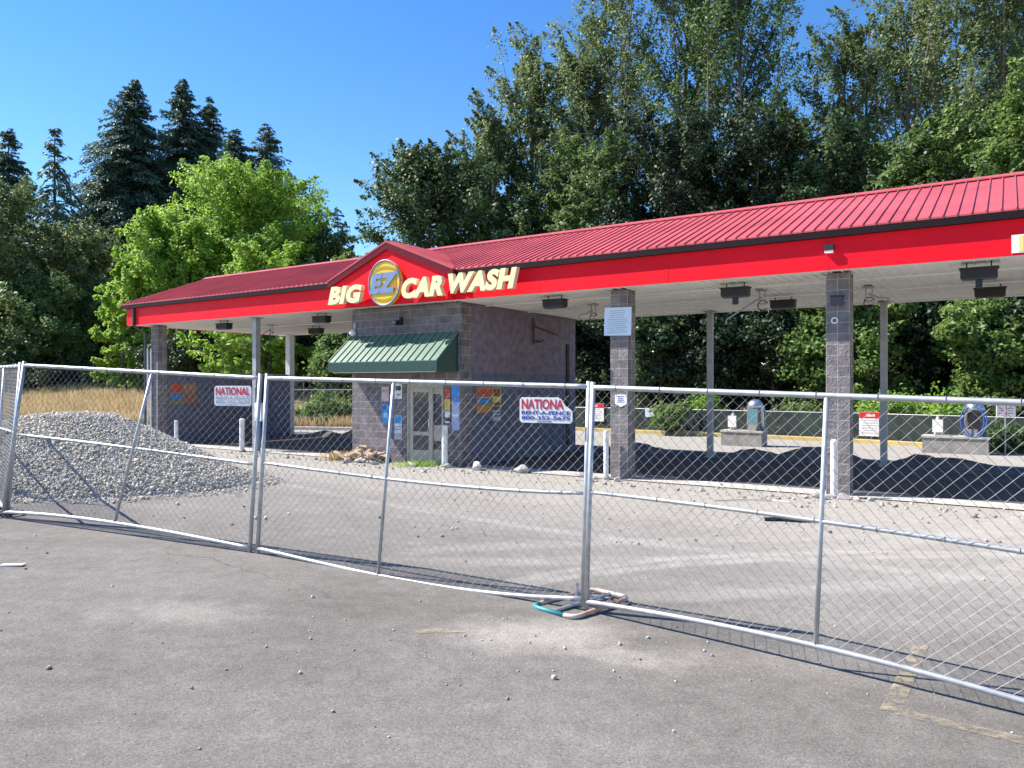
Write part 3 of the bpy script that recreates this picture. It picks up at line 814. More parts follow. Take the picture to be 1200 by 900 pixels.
poster('picture_sign', 'white picture sign left of the office door at fence top height', 10.98, 0.0, 1.68, 0.26, 0.40, (WH_, [(.15, .85, .55, .85, BK_), (.3, .7, .2, .35, (.3, .3, .3))]), 'front', 9)
poster('picture_sign', 'bright blue splash shaped sign left of the office door', 11.42, 0.0, 1.02, 0.24, 0.52, ((.03, .25, .6), [(.2, .8, .3, .55, (.3, .6, .8)), (.1, .6, .7, .9, (.02, .12, .4))]), 'front', 10)
poster('instruction_sign', 'blue topped white instruction sign just left of the office door', 10.98, 0.0, 0.62, 0.25, 0.62, ((.6, .62, .68), [(.05, .95, .66, .98, (.03, .25, .6)), (.1, .9, .5, .55, (.3, .3, .35)), (.1, .9, .38, .43, (.3, .3, .35)), (.05, .95, .02, .25, (.35, .33, .32))]), 'front', 12)

# bollards
def bollard(s, t, h, r, label):
    b = thing('bollard', label, 'bollard', W(s, t, 0), RB, 'white bollards in front of the bays')
    m = MB(); m.lathe([(r, -0.05), (r, h-0.04), (r*0.9, h-0.015), (r*0.55, h)], 14); m.build('post', M_BOLL, b, smooth=False)
    m = MB(); m.lathe([(r*1.7, -0.02), (r*1.6, 0.05), (r*1.05, 0.07)], 12); m.build('footing', M_CONCD, b)
bollard(4.70, -0.16, 1.07, 0.055, 'white bollard at the foot of the left block pillar')
bollard(0.06, -0.30, 1.06, 0.058, 'chipped white bollard at the foot of the right block pillar')
bollard(9.10, -0.24, 1.06, 0.075, 'white bollard beside the office door under the blue banner')
bollard(16.95, -0.30, 1.02, 0.075, 'white bollard left of the front steel post')
bollard(12.0+7.9, -0.6, 0.9, 0.06, 'white bollard beside the left end pillar behind the gravel')
# control box on the steel post
cb = hang('control_box', 'dark green and white control boxes on the front steel post', 'control box', 16.60, 0.0, 0.95)
m = MB(); m.box((-0.02, -0.10, 0.0), (0.28, 0.12, 0.55)); m.build('white_box', M_SFACE, cb)
m = MB(); m.box((-0.02, -0.08, 0.56), (0.26, 0.12, 1.02)); m.build('green_box', M_AWND, cb)

# lit sign boards with a red header
def warn_sign(label, loc, rz, w, h, seed):
    t_ = thing('warning_sign', label, 'sign', loc, rz)
    m = MB(); m.box((-w/2, -0.012, 0), (w/2, -0.002, h)); m.build('board', M_SFACE, t_)
    m = MB(); m.box((-w/2+0.005, -0.0145, h*0.74), (w/2-0.005, -0.0125, h-0.005)); m.build('red_header', mat('sign_red', (0.62, 0.02, 0.02), 0.5), t_)
    m = MB(); strips(m, -w*0.42, w*0.42, h*0.08, h*0.70, 6, -0.0125, seed, 0.4); m.tube([(-w*0.33, -0.0125, h*0.33), (-w*0.33, -0.015, h*0.33)], 0.035, 10); m.build('lettering', M_SGREY, t_)
    m = MB(); strips(m, -w*0.2, w*0.2, h*0.79, h*0.93, 1, -0.0145, seed+1, 0.7); m.build('header_lettering', M_WHITE, t_)

# ------------------------------------------------------------------ behind the bays: vacuum islands, fence
def vac(s, t, label, hose, w):
    v = thing('vacuum_station', label, 'vacuum', W(s, t, 0), RB, 'vacuum islands in the back lane')
    m = MB(); m.box((-w/2, -0.35, 0), (w/2, 0.35, 0.46)); m.build('pedestal', M_CONCD, v)
    m = MB(); m.box((-w/2-0.03, -0.38, 0.461), (w/2+0.03, 0.38, 0.52)); m.build('pedestal_cap', M_CONC, v)
    c = w*0.28
    m = MB(); m.lathe([(0.27, 0.521), (0.27, 1.30), (0.28, 1.301), (0.28, 1.34), (0.25, 1.44), (0.16, 1.53), (0.05, 1.57)], 20, (c, 0, 0)); m.build('canister', M_STEEL, v, smooth=True)
    m = MB(); m.box((c-0.16, -0.33, 0.75), (c+0.16, -0.27, 1.25)); m.build('panel', M_VTEAL if not hose else M_BLACK, v)
    if hose:
        m = MB()
        for k, r in enumerate((0.33, 0.40)):
            pts = [(c + (r-.07)*math.cos(a), -0.34-0.03*k, 1.0 + (0.44+.05*k)*math.sin(a)) for a in np.linspace(2.0, 7.4, 26)]
            m.tube(pts, 0.018, 8)
        m.build('hose', M_HOSE, v, smooth=True)
    else:
        m = MB(); m.tube([(c+0.32, -0.1, 0.55), (c+0.36, -0.12, 1.0), (c+0.30, -0.1, 1.35)], 0.03, 8); m.build('hose', M_VTEAL, v)
    m = MB(); m.lathe([(0.11, 0.521), (0.10, 0.75), (0.09, 0.95), (0.03, 1.10)], 10, (-w*0.27, 0, 0)); m.build('coin_post', M_CONC, v)
    m = MB(); m.box((-w*0.27-0.14, -0.15, 0.62), (-w*0.27+0.14, -0.112, 1.0)); m.build('coin_sign', M_SFACE, v)
vac(-1.24, 11.3, 'steel vacuum with blue hose loops on a long block pedestal', True, 1.7)
vac(4.88, 10.6, 'steel vacuum with faded teal hose on a block pedestal between the pillars', False, 1.35)
pb = thing('paper_box_sign', 'small white double sign on a stake beside the blue hose vacuum', 'sign', W(-2.5, 11.4, 0), 0.0)
m = MB(); m.box((-0.28, -0.02, 1.12), (0.28, 0.0, 1.45)); m.build('board', M_SFACE, pb)
m = MB(); m.box((-0.012, -0.024, 1.13), (0.012, -0.0205, 1.44)); strips(m, -0.24, -0.04, 1.18, 1.40, 3, -0.0205, 4, .3); strips(m, 0.04, 0.24, 1.18, 1.40, 3, -0.0205, 5, .3); m.build('lettering', M_SREDTX, pb)
m = MB(); m.tube([(0, 0.02, 0), (0, 0.02, 1.4)], 0.02, 6); m.build('stake', M_GPOST, pb)

pf = thing('privacy_fence', 'low chain link fence with dark green privacy fabric behind the yellow kerb', 'fence', W(0, 14.6, 0.1), RB)
fs_ = np.linspace(14.5, -16, 13)
pts = [W(s, float(kerb_t(s)) + 0.75, 0.1) for s in fs_]
inv = (Matrix.Translation(W(0, 14.6, 0.1)) @ Matrix.Rotation(RB, 4, 'Z')).inverted()
lp_ = [inv @ q for q in pts]
m = MB()
for a, b_ in zip(lp_[:-1], lp_[1:]):
    dv = (b_-a).normalized()
    n = 8
    for k in range(n):
        q0 = a + (b_-a)*k/n; q1 = a + (b_-a)*(k+1)/n
        w0 = Vector((0, 0.012*math.sin(k*1.9), 0)); w1_ = Vector((0, 0.012*math.sin((k+1)*1.9), 0))
        m.slab([q0+w0+Vector((0,0,.03)), q1+w1_+Vector((0,0,.03)), q1+w1_+Vector((0,0,.90)), q0+w0+Vector((0,0,.90))], (0, 0.006, 0))
m.build('fabric', M_PRIV, pf)
m = MB(); m.tube([q + Vector((0, 0.04, .92)) for q in lp_], 0.02, 6); m.build('top_rail', M_GPOST, pf)
for q in lp_:
    m = MB(); m.tube([q + Vector((0, 0.05, -0.05)), q + Vector((0, 0.05, .97))], 0.025, 6); m.build('post', M_GPOST, pf)
def on_back(px, z, w, h):
    # point on the privacy fence seen in column px
    best = min(((abs(600 + F*W(s, float(kerb_t(s))+0.70).x/W(s, float(kerb_t(s))+0.70).y - px), s) for s in np.linspace(-10, 14.4, 600)))
    s = best[1]; p = W(s, float(kerb_t(s)) + 0.70); return (p.x, p.y, z)
warn_sign('red and white warning sign on the back fence between the office and the notice pillar', on_back(699, 0.42, 0, 0), RB, 0.74, 0.80, 31)
warn_sign('red and white warning sign on the back fence right of the right pillar', on_back(1021, 0.22, 0, 0), RB*1.05, 0.76, 0.86, 21)
nn = thing('fence_notice', 'plain pale blue notice on the dark back fence right of the notice pillar', 'notice', on_back(761, 0.68, 0, 0), RB)
m = MB(); m.box((-0.2, -0.02, 0), (0.2, -0.008, 0.38)); m.build('board', M_NOTICE, nn)
m = MB(); strips(m, -0.16, 0.16, 0.05, 0.33, 4, -0.021, 9, .3); m.build('lettering', M_SGREY, nn)

# field wire fence at the left
wf = thing('wire_fence', 'thin post and wire fence in front of the dry grass field', 'fence', W(30, 12, 0))
wp = []
for s in np.arange(22.5, 62, 3.6):
    t = max(float(kerb_t(s)) + 1.0, 16.3 if s > 30 else float(kerb_t(s)) + 1.0)
    p = W(s, t); wp.append(Vector((p.x, p.y, gz(p.x, p.y) + 0.1)) - Vector(W(30, 12, 0)))
for q in wp:
    m = MB(); m.tube([q, q + Vector((0, 0, 1.75))], 0.035, 6); m.build('post', mat('weathered_fence_post', (0.16, 0.12, 0.09), 0.9, var=0.3), wf)
for hz_ in (0.45, 1.72):
    m = MB(); m.tube([q + Vector((0, 0.04, hz_)) for q in wp], 0.016 if hz_ < 1 else 0.026, 5); m.build('rail', M_GPOST, wf)

# ------------------------------------------------------------------ heaps and gravel
def noise3(p, seed=0, n=5):
    r = np.random.default_rng(seed); out = np.zeros(len(p)); f = 1.0; a = 1.0
    for i in range(n):
        d = r.normal(size=(3, 3)); d /= np.linalg.norm(d, axis=1)[:, None]; ph = r.uniform(0, 6.28, 3)
        out += a*sum(np.sin(p @ d[k]*f + ph[k]) for k in range(3))/3
        f *= 2.1; a *= 0.55
    return out
def stones_mesh(centers, sizes, name, m, seed=3):
    """one mesh of many irregular stones (deformed cubes)"""
    r = np.random.default_rng(seed); n = len(centers)
    base = np.array([(-1,-1,-1),(1,-1,-1),(1,1,-1),(-1,1,-1),(-1,-1,1),(1,-1,1),(1,1,1),(-1,1,1)], float)*0.5
    fq = np.array([(0,3,2,1),(4,5,6,7),(0,1,5,4),(1,2,6,5),(2,3,7,6),(3,0,4,7)])
    v = base[None]*r.uniform(0.6, 1.15, (n, 1, 3)) + r.normal(0, 0.10, (n, 8, 3))
    q = r.normal(size=(n, 4)); q /= np.linalg.norm(q, axis=1)[:, None]
    w, x, y, z = q.T
    R = np.stack([np.stack([1-2*(y*y+z*z), 2*(x*y-z*w), 2*(x*z+y*w)], -1), np.stack([2*(x*y+z*w), 1-2*(x*x+z*z), 2*(y*z-x*w)], -1), np.stack([2*(x*z-y*w), 2*(y*z+x*w), 1-2*(x*x+y*y)], -1)], 1)
    v = np.einsum('nij,nkj->nki', R, v)*sizes[:, None, None] + centers[:, None, :]
    me = bpy.data.meshes.new(name)
    me.vertices.add(n*8); me.vertices.foreach_set('co', v.astype(np.float32).ravel())
    li = (fq[None] + (np.arange(n)*8)[:, None, None]).ravel()
    me.loops.add(n*24); me.loops.foreach_set('vertex_index', li.astype(np.int32))
    me.polygons.add(n*6); me.polygons.foreach_set('loop_start', np.arange(0, n*24, 4, dtype=np.int32))
    me.materials.append(m); me.update(calc_edges=True)
    return me
def stone_mat(name, c1, c2):
    m = bpy.data.materials.new(name); nt, b = nodes_of(m)
    g = nt.nodes.new('ShaderNodeNewGeometry'); mx = nt.nodes.new('ShaderNodeMix'); mx.data_type = 'RGBA'
    mx.inputs[6].default_value = (*c1, 1); mx.inputs[7].default_value = (*c2, 1)
    nt.links.new(g.outputs['Random Per Island'], mx.inputs[0]); nt.links.new(mx.outputs[2], b.inputs['Base Color'])
    b.inputs['Roughness'].default_value = 0.9; b.inputs['Specular IOR Level'].default_value = 0.2
    return m
M_STONE = stone_mat('crushed_grey_rock', (0.33, 0.308, 0.265), (0.55, 0.515, 0.45))
M_PEB = stone_mat('loose_pale_stones', (0.16, 0.15, 0.14), (0.52, 0.49, 0.45))

def heap_height(x, y, cx, cy, rx, ry, h, ang, seed, rough=0.0):
    c, s = math.cos(ang), math.sin(ang)
    a = ((x-cx)*c + (y-cy)*s)/rx; b_ = (-(x-cx)*s + (y-cy)*c)/ry
    r = np.sqrt(a*a + b_*b_)
    nz = noise3(np.stack([x*0.9, y*0.9, 0*x], 1), seed, 4)
    r = r*(1 + 0.07*nz)
    prof = np.clip(1 - r, 0, 1)
    nf = noise3(np.stack([x*4.1, y*4.1, 0*x], 1), seed + 500, 5)
    return h*np.minimum(prof*1.25, 1 - 0.45*np.clip(r, 0, 1)**1.6)*np.clip(prof*12, 0, 1) + (0.03*nz + rough*nf)*np.clip(prof*3, 0, 1)
def heap(name, label, cx, cy, rx, ry, h, ang, m, seed, cat, res=70):
    xs = np.linspace(-1.15, 1.15, res); R = max(rx, ry)
    gx, gy = np.meshgrid(xs*R + cx, xs*R + cy); x, y = gx.ravel(), gy.ravel()
    g = ground_z(x, y); hh = heap_height(x, y, cx, cy, rx, ry, h, ang, seed, 0.0 if cat is None else 0.06)
    z = np.where(hh > 0.004, g + hh, g - 0.06)
    mb = MB(); mb.add(np.stack([x, y, z], 1).tolist(), [(j*res+i, j*res+i+1, (j+1)*res+i+1, (j+1)*res+i) for j in range(res-1) for i in range(res-1)])
    return tag(mb.build(name, m, smooth=True), label, cat)
GP = (-7.85, 13.35, 3.40, 2.95, 1.08, math.radians(-14))
gp = thing('gravel_pile', 'big pile of grey crushed gravel behind the fence at the left', 'gravel pile', (GP[0], GP[1], gz(GP[0], GP[1])))
gcore = heap('gravel_core', None, *GP, M_CONC, 77, None, 90)
gcore.parent = gp; gcore.location = (-GP[0], -GP[1], -gz(GP[0], GP[1]))
n = 420000
x = rng.uniform(GP[0]-5.6, GP[0]+5.6, n); y = rng.uniform(GP[1]-4.6, GP[1]+4.0, n)
hh = heap_height(x, y, *GP, 77)
k = (hh > 0.02) | ((heap_height(x, y, GP[0], GP[1], GP[2]*1.16, GP[3]*1.16, .3, GP[5], 78) > 0.02) & (rng.uniform(0, 1, n) < .10))
x, y, hh = x[k], y[k], np.maximum(hh[k], 0)
cs = np.stack([x, y, ground_z(x, y) + hh + rng.normal(0.008, 0.012, len(x))], 1)
me = stones_mesh(cs, rng.gamma(3.2, 0.0050, len(x)).clip(0.008, 0.06), 'gravel', M_STONE)
go = link_mesh('gravel', me, gp, (-GP[0], -GP[1], -gz(GP[0], GP[1]))); go['kind'] = 'stuff'
# dark heaps in the shade of the bays
for i, (s, t, rx, ry, h, lab) in enumerate([
    (6.9, 6.3, 1.25, 0.9, 0.42, 'low dark dirt heap in the bay between office and notice pillar'),
    (3.3, 6.2, 1.0, 0.8, 0.50, 'low dark dirt heap right behind the notice pillar'),
    (1.75, 6.6, 1.5, 0.8, 0.62, 'broad dark dirt heap left of the right pillar, beside the rear post'),
    (-1.3, 6.1, 1.5, 0.9, 0.50, 'long dark dirt heap under the canopy right of the right pillar'),
    (-0.75, 6.9, 0.8, 0.6, 0.45, 'small dark round dirt heap next to the rear post right of the right pillar'),
    (-4.6, 6.3, 1.9, 1.0, 0.45, 'dark dirt heap under the canopy at the right edge'),
    (18.0, 6.1, 1.6, 1.0, 0.75, 'dark dirt heap at the back of the bay left of the office'),
    (20.4, 6.3, 1.3, 0.9, 0.35, 'low dark dirt heap at the end wall of the left bay')]):
    p = W(s, t); heap('dirt_heap', lab, p.x, p.y, rx, ry, h*.6, RB, M_DIRT, 40+i, 'dirt heap', 64)
# loose stones on the lot
n = 420
x = rng.uniform(-7, 9, n); y = rng.uniform(2.6, 13, n)
cl = [(0.3, 5.6, 0.9), (-0.5, 4.6, 1.0), (1.2, 5.3, 0.8), (-3.4, 5.6, 1.2), (4, 12, 2), (-1.5, 14.8, 1.6), (1.5, 9, 2)]
for cx, cy, sd in cl:
    x = np.append(x, rng.normal(cx, sd, 34)); y = np.append(y, rng.normal(cy, sd*0.6, 34))
sz = rng.gamma(2.0, 0.0042, len(x)).clip(0.004, 0.032)*np.where(y > 9, 1.8, 1)
me = stones_mesh(np.stack([x, y, ground_z(x, y) + sz*0.3], 1), sz, 'loose_stones', M_PEB, 9)
tag(link_mesh('loose_gravel', me), 'scattered loose stones on the asphalt', 'stones', kind='stuff')
n = 1800                                         # crumbled edge along the bay openings
s_ = rng.uniform(-10, 22, n); t_ = rng.normal(-0.75, 0.45, n)
xy = np.stack([X0 + U.x*s_ + V.x*t_, Y0 + U.y*s_ + V.y*t_], 1)
sz = rng.gamma(2.0, 0.010, n).clip(0.01, 0.10)
me = stones_mesh(np.c_[xy, ground_z(xy[:, 0], xy[:, 1]) + sz*0.25], sz, 'edge_rubble', M_PEB, 19)
tag(link_mesh('rubble', me), 'crumbled rubble strewn along the front edge of the bays', 'rubble', kind='stuff')
def chunk(name, label, s, t, sz, m, seed, cat, group, z=0.0):
    r = random.Random(seed); bm = bmesh.new(); bmesh.ops.create_icosphere(bm, subdivisions=2, radius=1)
    ax = (r.uniform(.8, 1.3), r.uniform(.6, 1), r.uniform(.45, .75))
    cut = [Vector((r.gauss(0, 1), r.gauss(0, 1), r.gauss(0, 1))).normalized() for _ in range(7)]
    for v_ in bm.verts:
        for c in cut:
            dd = v_.co.dot(c)
            if dd > 0.62: v_.co -= c*(dd-0.62)
        v_.co = Vector((v_.co.x*ax[0], v_.co.y*ax[1], v_.co.z*ax[2]))*sz
    me = bpy.data.meshes.new(name); bm.to_mesh(me); bm.free(); me.materials.append(m)
    p = W(s, t); o = link_mesh(name, me, None, (p.x, p.y, gz(p.x, p.y) + sz*0.3 + z)); o.rotation_euler = (r.uniform(-.3, .3), r.uniform(-.3, .3), r.uniform(0, 6))
    return tag(o, label, cat, group)
for i, (s, t, sz) in enumerate([(0.35, -0.45, .13), (0.15, -0.55, .10), (-0.12, -0.4, .12), (-0.35, -0.5, .09), (0.5, -0.6, .07), (-0.55, -0.35, .08)]):
    chunk('concrete_chunk', 'broken pale concrete chunk at the foot of the right block pillar', s, t, sz, M_CONC, 60+i, 'concrete chunk', 'chunks at the right pillar')
for i, (s, t, sz) in enumerate([(4.35, -0.35, .12), (4.9, -0.3, .08), (5.35, -0.1, .13)]):
    chunk('concrete_chunk', 'broken concrete chunk at the foot of the notice pillar', s, t, sz, M_CONC, 80+i, 'concrete chunk', 'chunks at the notice pillar')
chunk('concrete_chunk', 'large pale concrete lump in front of the office side wall', 8.05, -0.30, 0.26, M_CONC, 91, 'concrete chunk', None)
chunk('concrete_chunk', 'flat pale slab piece at the edge of the bay right of the office', 6.9, -0.15, 0.22, M_CONC, 92, 'concrete chunk', None)
chunk('stone_block', 'small pale block standing by the white bollard at the office', 8.92, -0.28, 0.12, M_CONC, 93, 'block', None)
chunk('stone_block', 'small pale block on the ground in front of the office door', 9.95, -0.5, 0.16, M_CONC, 94, 'block', None)
r_ = random.Random(4)
for i in range(16):
    s = 11.75 + r_.gauss(0, .45); t = -0.45 + r_.gauss(0, .16)
    z = max(0.02, 0.36 - abs(s-11.75)*0.45)*r_.uniform(0.3, 1)
    m = MB(); m.box((-r_.uniform(.18, .4), -r_.uniform(.04, .09), -.018), (r_.uniform(.18, .4), r_.uniform(.04, .09), .018))
    o = m.build('broken_board', M_WOOD)
    p = W(s, t, z + 0.03); o.location = p; o.rotation_euler = (r_.uniform(-.5, .5), r_.uniform(-.45, .45), r_.uniform(0, 6.3))
    tag(o, 'pale broken board in the scrap heap at the office front', 'board', 'scrap boards by the office')
for i in range(9):
    chunk('scrap_rock', 'pale rock in the scrap heap at the office front', 11.5 + r_.gauss(0, .55), -0.5 + r_.gauss(0, .2), r_.uniform(.07, .14), M_CONC, 120+i, 'rock', 'rocks in the scrap heap')
# flattened pipe and rag on the lot
q = MB(); q.tube([(-.35, 0, .03), (-.1, .03, .035), (.12, -.02, .03), (.36, .03, .03)], .03, 8)
o = q.build('pipe_scrap', M_BLACK); o.location = (4.15, 11.25, gz(4.15, 11.25)); o.rotation_euler.z = -0.15
tag(o, 'dark length of scrap pipe lying on the lot behind the right fence panel', 'pipe')
q = MB(); g0 = gpx(838, 588); q.tube([(gpx(px_, py_)[0]-g0[0], gpx(px_, py_)[1]-g0[1], .02) for px_, py_ in ((838, 588), (870, 587), (905, 587.5), (925, 590), (932, 594))], .008, 5)
o = q.build('bent_rod', M_GPOST); o.location = (g0[0], g0[1], gz(*g0)); tag(o, 'thin bent steel rod lying on the dusty lot beyond the scrap pipe', 'rod')
q = MB(); q.box((-.10, -.035, 0), (.10, .035, .012)); o = q.build('litter_scrap', M_WHITE); xx, yy = -4.72, 7.1; o.location = (xx, yy, gz(xx, yy) + .004); o.rotation_euler.z = .1
tag(o, 'flat white scrap of litter on the asphalt at the left', 'litter')
# faded paint lines
def line_sheet(pts, label):
    mb = MB(); mb.add([(x, y, gz(x, y) + .006) for x, y in pts], [(0, 1, 2, 3)])
    return tag(mb.build('painted_line', M_LINE), label, 'painted line', kind='structure')
def line_mat():
    m = bpy.data.materials.new('worn_line_paint'); nt, b = nodes_of(m)
    tc = nt.nodes.new('ShaderNodeTexCoord'); n = nt.nodes.new('ShaderNodeTexNoise'); n.inputs['Scale'].default_value = 7; n.inputs['Detail'].default_value = 10; n.inputs['Roughness'].default_value = .7
    nt.links.new(tc.outputs['Object'], n.inputs['Vector'])
    cr = nt.nodes.new('ShaderNodeMapRange'); cr.inputs['From Min'].default_value = .40; cr.inputs['From Max'].default_value = .66
    nt.links.new(n.outputs['Fac'], cr.inputs['Value'])
    mx = nt.nodes.new('ShaderNodeMix'); mx.data_type = 'RGBA'; mx.inputs[6].default_value = (.14, .13, .125, 1); mx.inputs[7].default_value = (.38, .33, .22, 1)
    b.inputs['Base Color'].default_value = (.36, .31, .21, 1); b.inputs['Roughness'].default_value = .9
    nt.nodes.remove(mx); nt.links.new(cr.outputs[0], b.inputs['Alpha'])
    return m
M_LINE = line_mat()
line_sheet([gpx(1031, 832), gpx(1056, 836), gpx(1088, 758), gpx(1070, 757)], 'faded cream stub of a painted bay line at the lower right')
line_sheet([gpx(1045, 830), gpx(1050, 838), gpx(1290, 895), gpx(1290, 884)], 'thin faded yellow painted line running to the right edge')
line_sheet([gpx(484, 739), gpx(490, 743), gpx(545, 742), gpx(530, 736)], 'short worn yellow paint mark in front of the middle fence panel')

# ------------------------------------------------------------------ temporary chain link fence
def ray_on(pa, pb, px):
    """parameter along the plan line pa-pb seen in column px"""
    k = (px - 600)/F
    return (k*pa[1] - pa[0])/((pb[0]-pa[0]) - k*(pb[1]-pa[1]))
def panel(label, pa, pb, tl, tr, bottoms, mids, midv, pitch=0.0455, seed=1):
    """pa, pb: plan points of the two bottom corners; tl/tr: top corners; bottoms, mids: photo points on the curved rails"""
    A = Vector((pa[0], pa[1])); B = Vector((pb[0], pb[1]))
    def col(px, py):
        a = ray_on(pa, pb, px); p = A + (B-A)*a
        return a, EYE - (py - HZ)/F*p.y
    bz = sorted(col(*q) for q in bottoms); mz = sorted(col(*q) for q in mids)
    def cub(tab, a):
        xs = np.array([q[0] for q in tab]); ys = np.array([q[1] for q in tab])
        if len(xs) < 3: return float(np.interp(a, xs, ys)) if xs[0] <= a <= xs[-1] else float(ys[0] + (a-xs[0])*(ys[-1]-ys[0])/(xs[-1]-xs[0]))
        c = np.polyfit(xs, ys, min(3, len(xs)-1)); return float(np.polyval(c, a))
    TL, TR = Vector(tl), Vector(tr)
    o = thing('chain_link_fence', label, 'fence panel', (A.x, A.y, gz(A.x, A.y)), math.atan2((B-A).y, (B-A).x), 'temporary chain link fence panels')
    inv = (Matrix.Translation(o.location) @ Matrix.Rotation(o.rotation_euler.z, 4, 'Z')).inverted()
    nrm = Vector(((B-A).y, -(B-A).x, 0)).normalized()
    def pos(a, b_, bulge=True):
        lo = A + (B-A)*a; lo = Vector((lo.x, lo.y, cub(bz, a)))
        hi = TL + (TR-TL)*a
        mi_a = cub(mz, a)
        # the middle rail sags a little: bend the vertical parameter
        q = lo + (hi-lo)*b_
        bl = 0.02*math.sin(a*9 + seed)*math.sin(b_*math.pi) if bulge else 0
        return inv @ (q + nrm*bl)
    def rail(bf, name, r, n=30):
        m = MB(); m.tube([pos(i/n, bf(i/n), False) for i in range(n+1)], r, 8); return m.build(name, M_GALV, o, smooth=True)
    def mid_b(a):
        lo, hi = cub(bz, a), (TL + (TR-TL)*a).z
        return (cub(mz, a) - lo)/(hi - lo)
    rail(lambda a: 1.0, 'top_rail', .0215); rail(lambda a: 0.0, 'bottom_rail', .021); rail(mid_b, 'middle_rail', .0165)
    for a, r in ((0, .022), (1, .022)):
        m = MB(); m.tube([pos(a, -0.035, False), pos(a, 1.025, False)], r, 8); m.build('post', M_GALV, o, smooth=True)
    m = MB(); m.tube([pos(midv[0], 0.0, False), pos(midv[1], 1.0, False)], .0175, 8); m.build('brace_post', M_GALV, o, smooth=True)
    # woven wire: every strand zigzags and hooks its neighbour
    Lh = (B-A).length; Hh = 1.83; nw = int(Lh/pitch); nr = int(Hh/(pitch*1.04))
    r = np.random.default_rng(seed); m = MB()
    jit = r.normal(0, 0.10, (nw+2, nr+2))*0.5
    for i in range(nw):
        pts = []
        for j in range(nr+1):
            side = 1 if ((i + j) % 2) else -1
            cx = (i + 0.5 + side*0.515)*pitch/Lh
            c = min(max(cx, 0.004), 0.996)
            jx = jit[i + (1 if side > 0 else 0), j]*0.3*pitch/Lh
            b_ = min(max((j/nr)*0.985 + 0.0075 + jit[i + (1 if side > 0 else 0), j]*0.004, 0.004), 0.996)
            p = pos(min(max(c + jx, 0.003), 0.997), b_)
            p = p + Vector((0, 0.004*(1 if (i+j) % 2 else -1), 0))
            pts.append(p)
        m.tube(pts, 0.0020, 4, caps=False)
    m.build('chain_link_mesh', M_WIRE, o)
    # tie wires / clamps
    m = MB()
    for a in np.linspace(0.06, 0.94, 9):
        for bb in (1.0, mid_b(a)):
            c = pos(a, bb, False); rr = .026 if bb == 1.0 else .02
            m.tube([c + Vector((0.003, rr*math.cos(q), rr*math.sin(q))) for q in np.linspace(0, 6.28, 9)[:-1]], .003, 4, closed=True)
    m.build('wire_ties', M_WIRE, o)
    return o
def at(px, py, Y): return ((px-600)/F*Y, Y, EYE - (py-HZ)/F*Y)
b0, b1 = at(4, 600, 9.31)[:2], at(293, 643, 8.01)[:2]
panel('temporary chain link fence panel in front of the gravel pile with a leaning left post', b0, b1, at(28, 428, 9.31), at(305, 443, 8.01),
      [(4, 600), (70, 605), (134, 612), (220, 628), (293, 642)], [(16, 510), (146, 525), (298, 545)], (ray_on(b0, b1, 134), ray_on(b0, b1, 161)), seed=2)
c0, c1 = at(302, 643, 7.98)[:2], at(683, 702, 6.39)[:2]
panel('temporary chain link fence panel in the middle with a sagging bottom rail', c0, c1, at(313, 443, 7.98), at(690, 453, 6.39),
      [(302, 643), (370, 657), (443, 675), (500, 687), (590, 694), (683, 702)], [(308, 543), (447, 561), (560, 572), (686, 578)], (ray_on(c0, c1, 443), ray_on(c0, c1, 452)), seed=5)
d0 = at(687, 705, 6.36)[:2]; dq = at(1200, 822, 4.56)[:2]
dl_ = math.dist(d0, dq); d1 = (d0[0] + (dq[0]-d0[0])*3.66/dl_, d0[1] + (dq[1]-d0[1])*3.66/dl_)
tz0 = at(695, 454, 6.36)
a12 = ray_on(d0, d1, 1200); zt12 = EYE - (472-HZ)/F*4.56
ztr = tz0[2] + (zt12 - tz0[2])/a12
panel('temporary chain link fence panel nearest the camera at the right, running out of the picture', d0, d1, tz0, (d1[0], d1[1], ztr),
      [(687, 705), (820, 728), (956, 757), (1080, 788), (1200, 822)], [(690, 577), (960, 611), (1200, 647)], (ray_on(d0, d1, 956), ray_on(d0, d1, 964)), seed=8)
a0 = at(9, 601, 9.36)[:2]
panel('temporary chain link fence panel cut by the left edge, seen at a steep angle', (-8.55, 12.2), a0, (-8.45, 12.2, 2.33), at(24, 429, 9.36),
      [(9, 601), (600 + F*(-8.55)/12.2, 451 + F*(EYE - 0.46)/12.2)], [(16, 509), (600 + F*(-8.5)/12.2, 451 + F*(EYE - 1.38)/12.2)], (0.5, 0.5), seed=11)
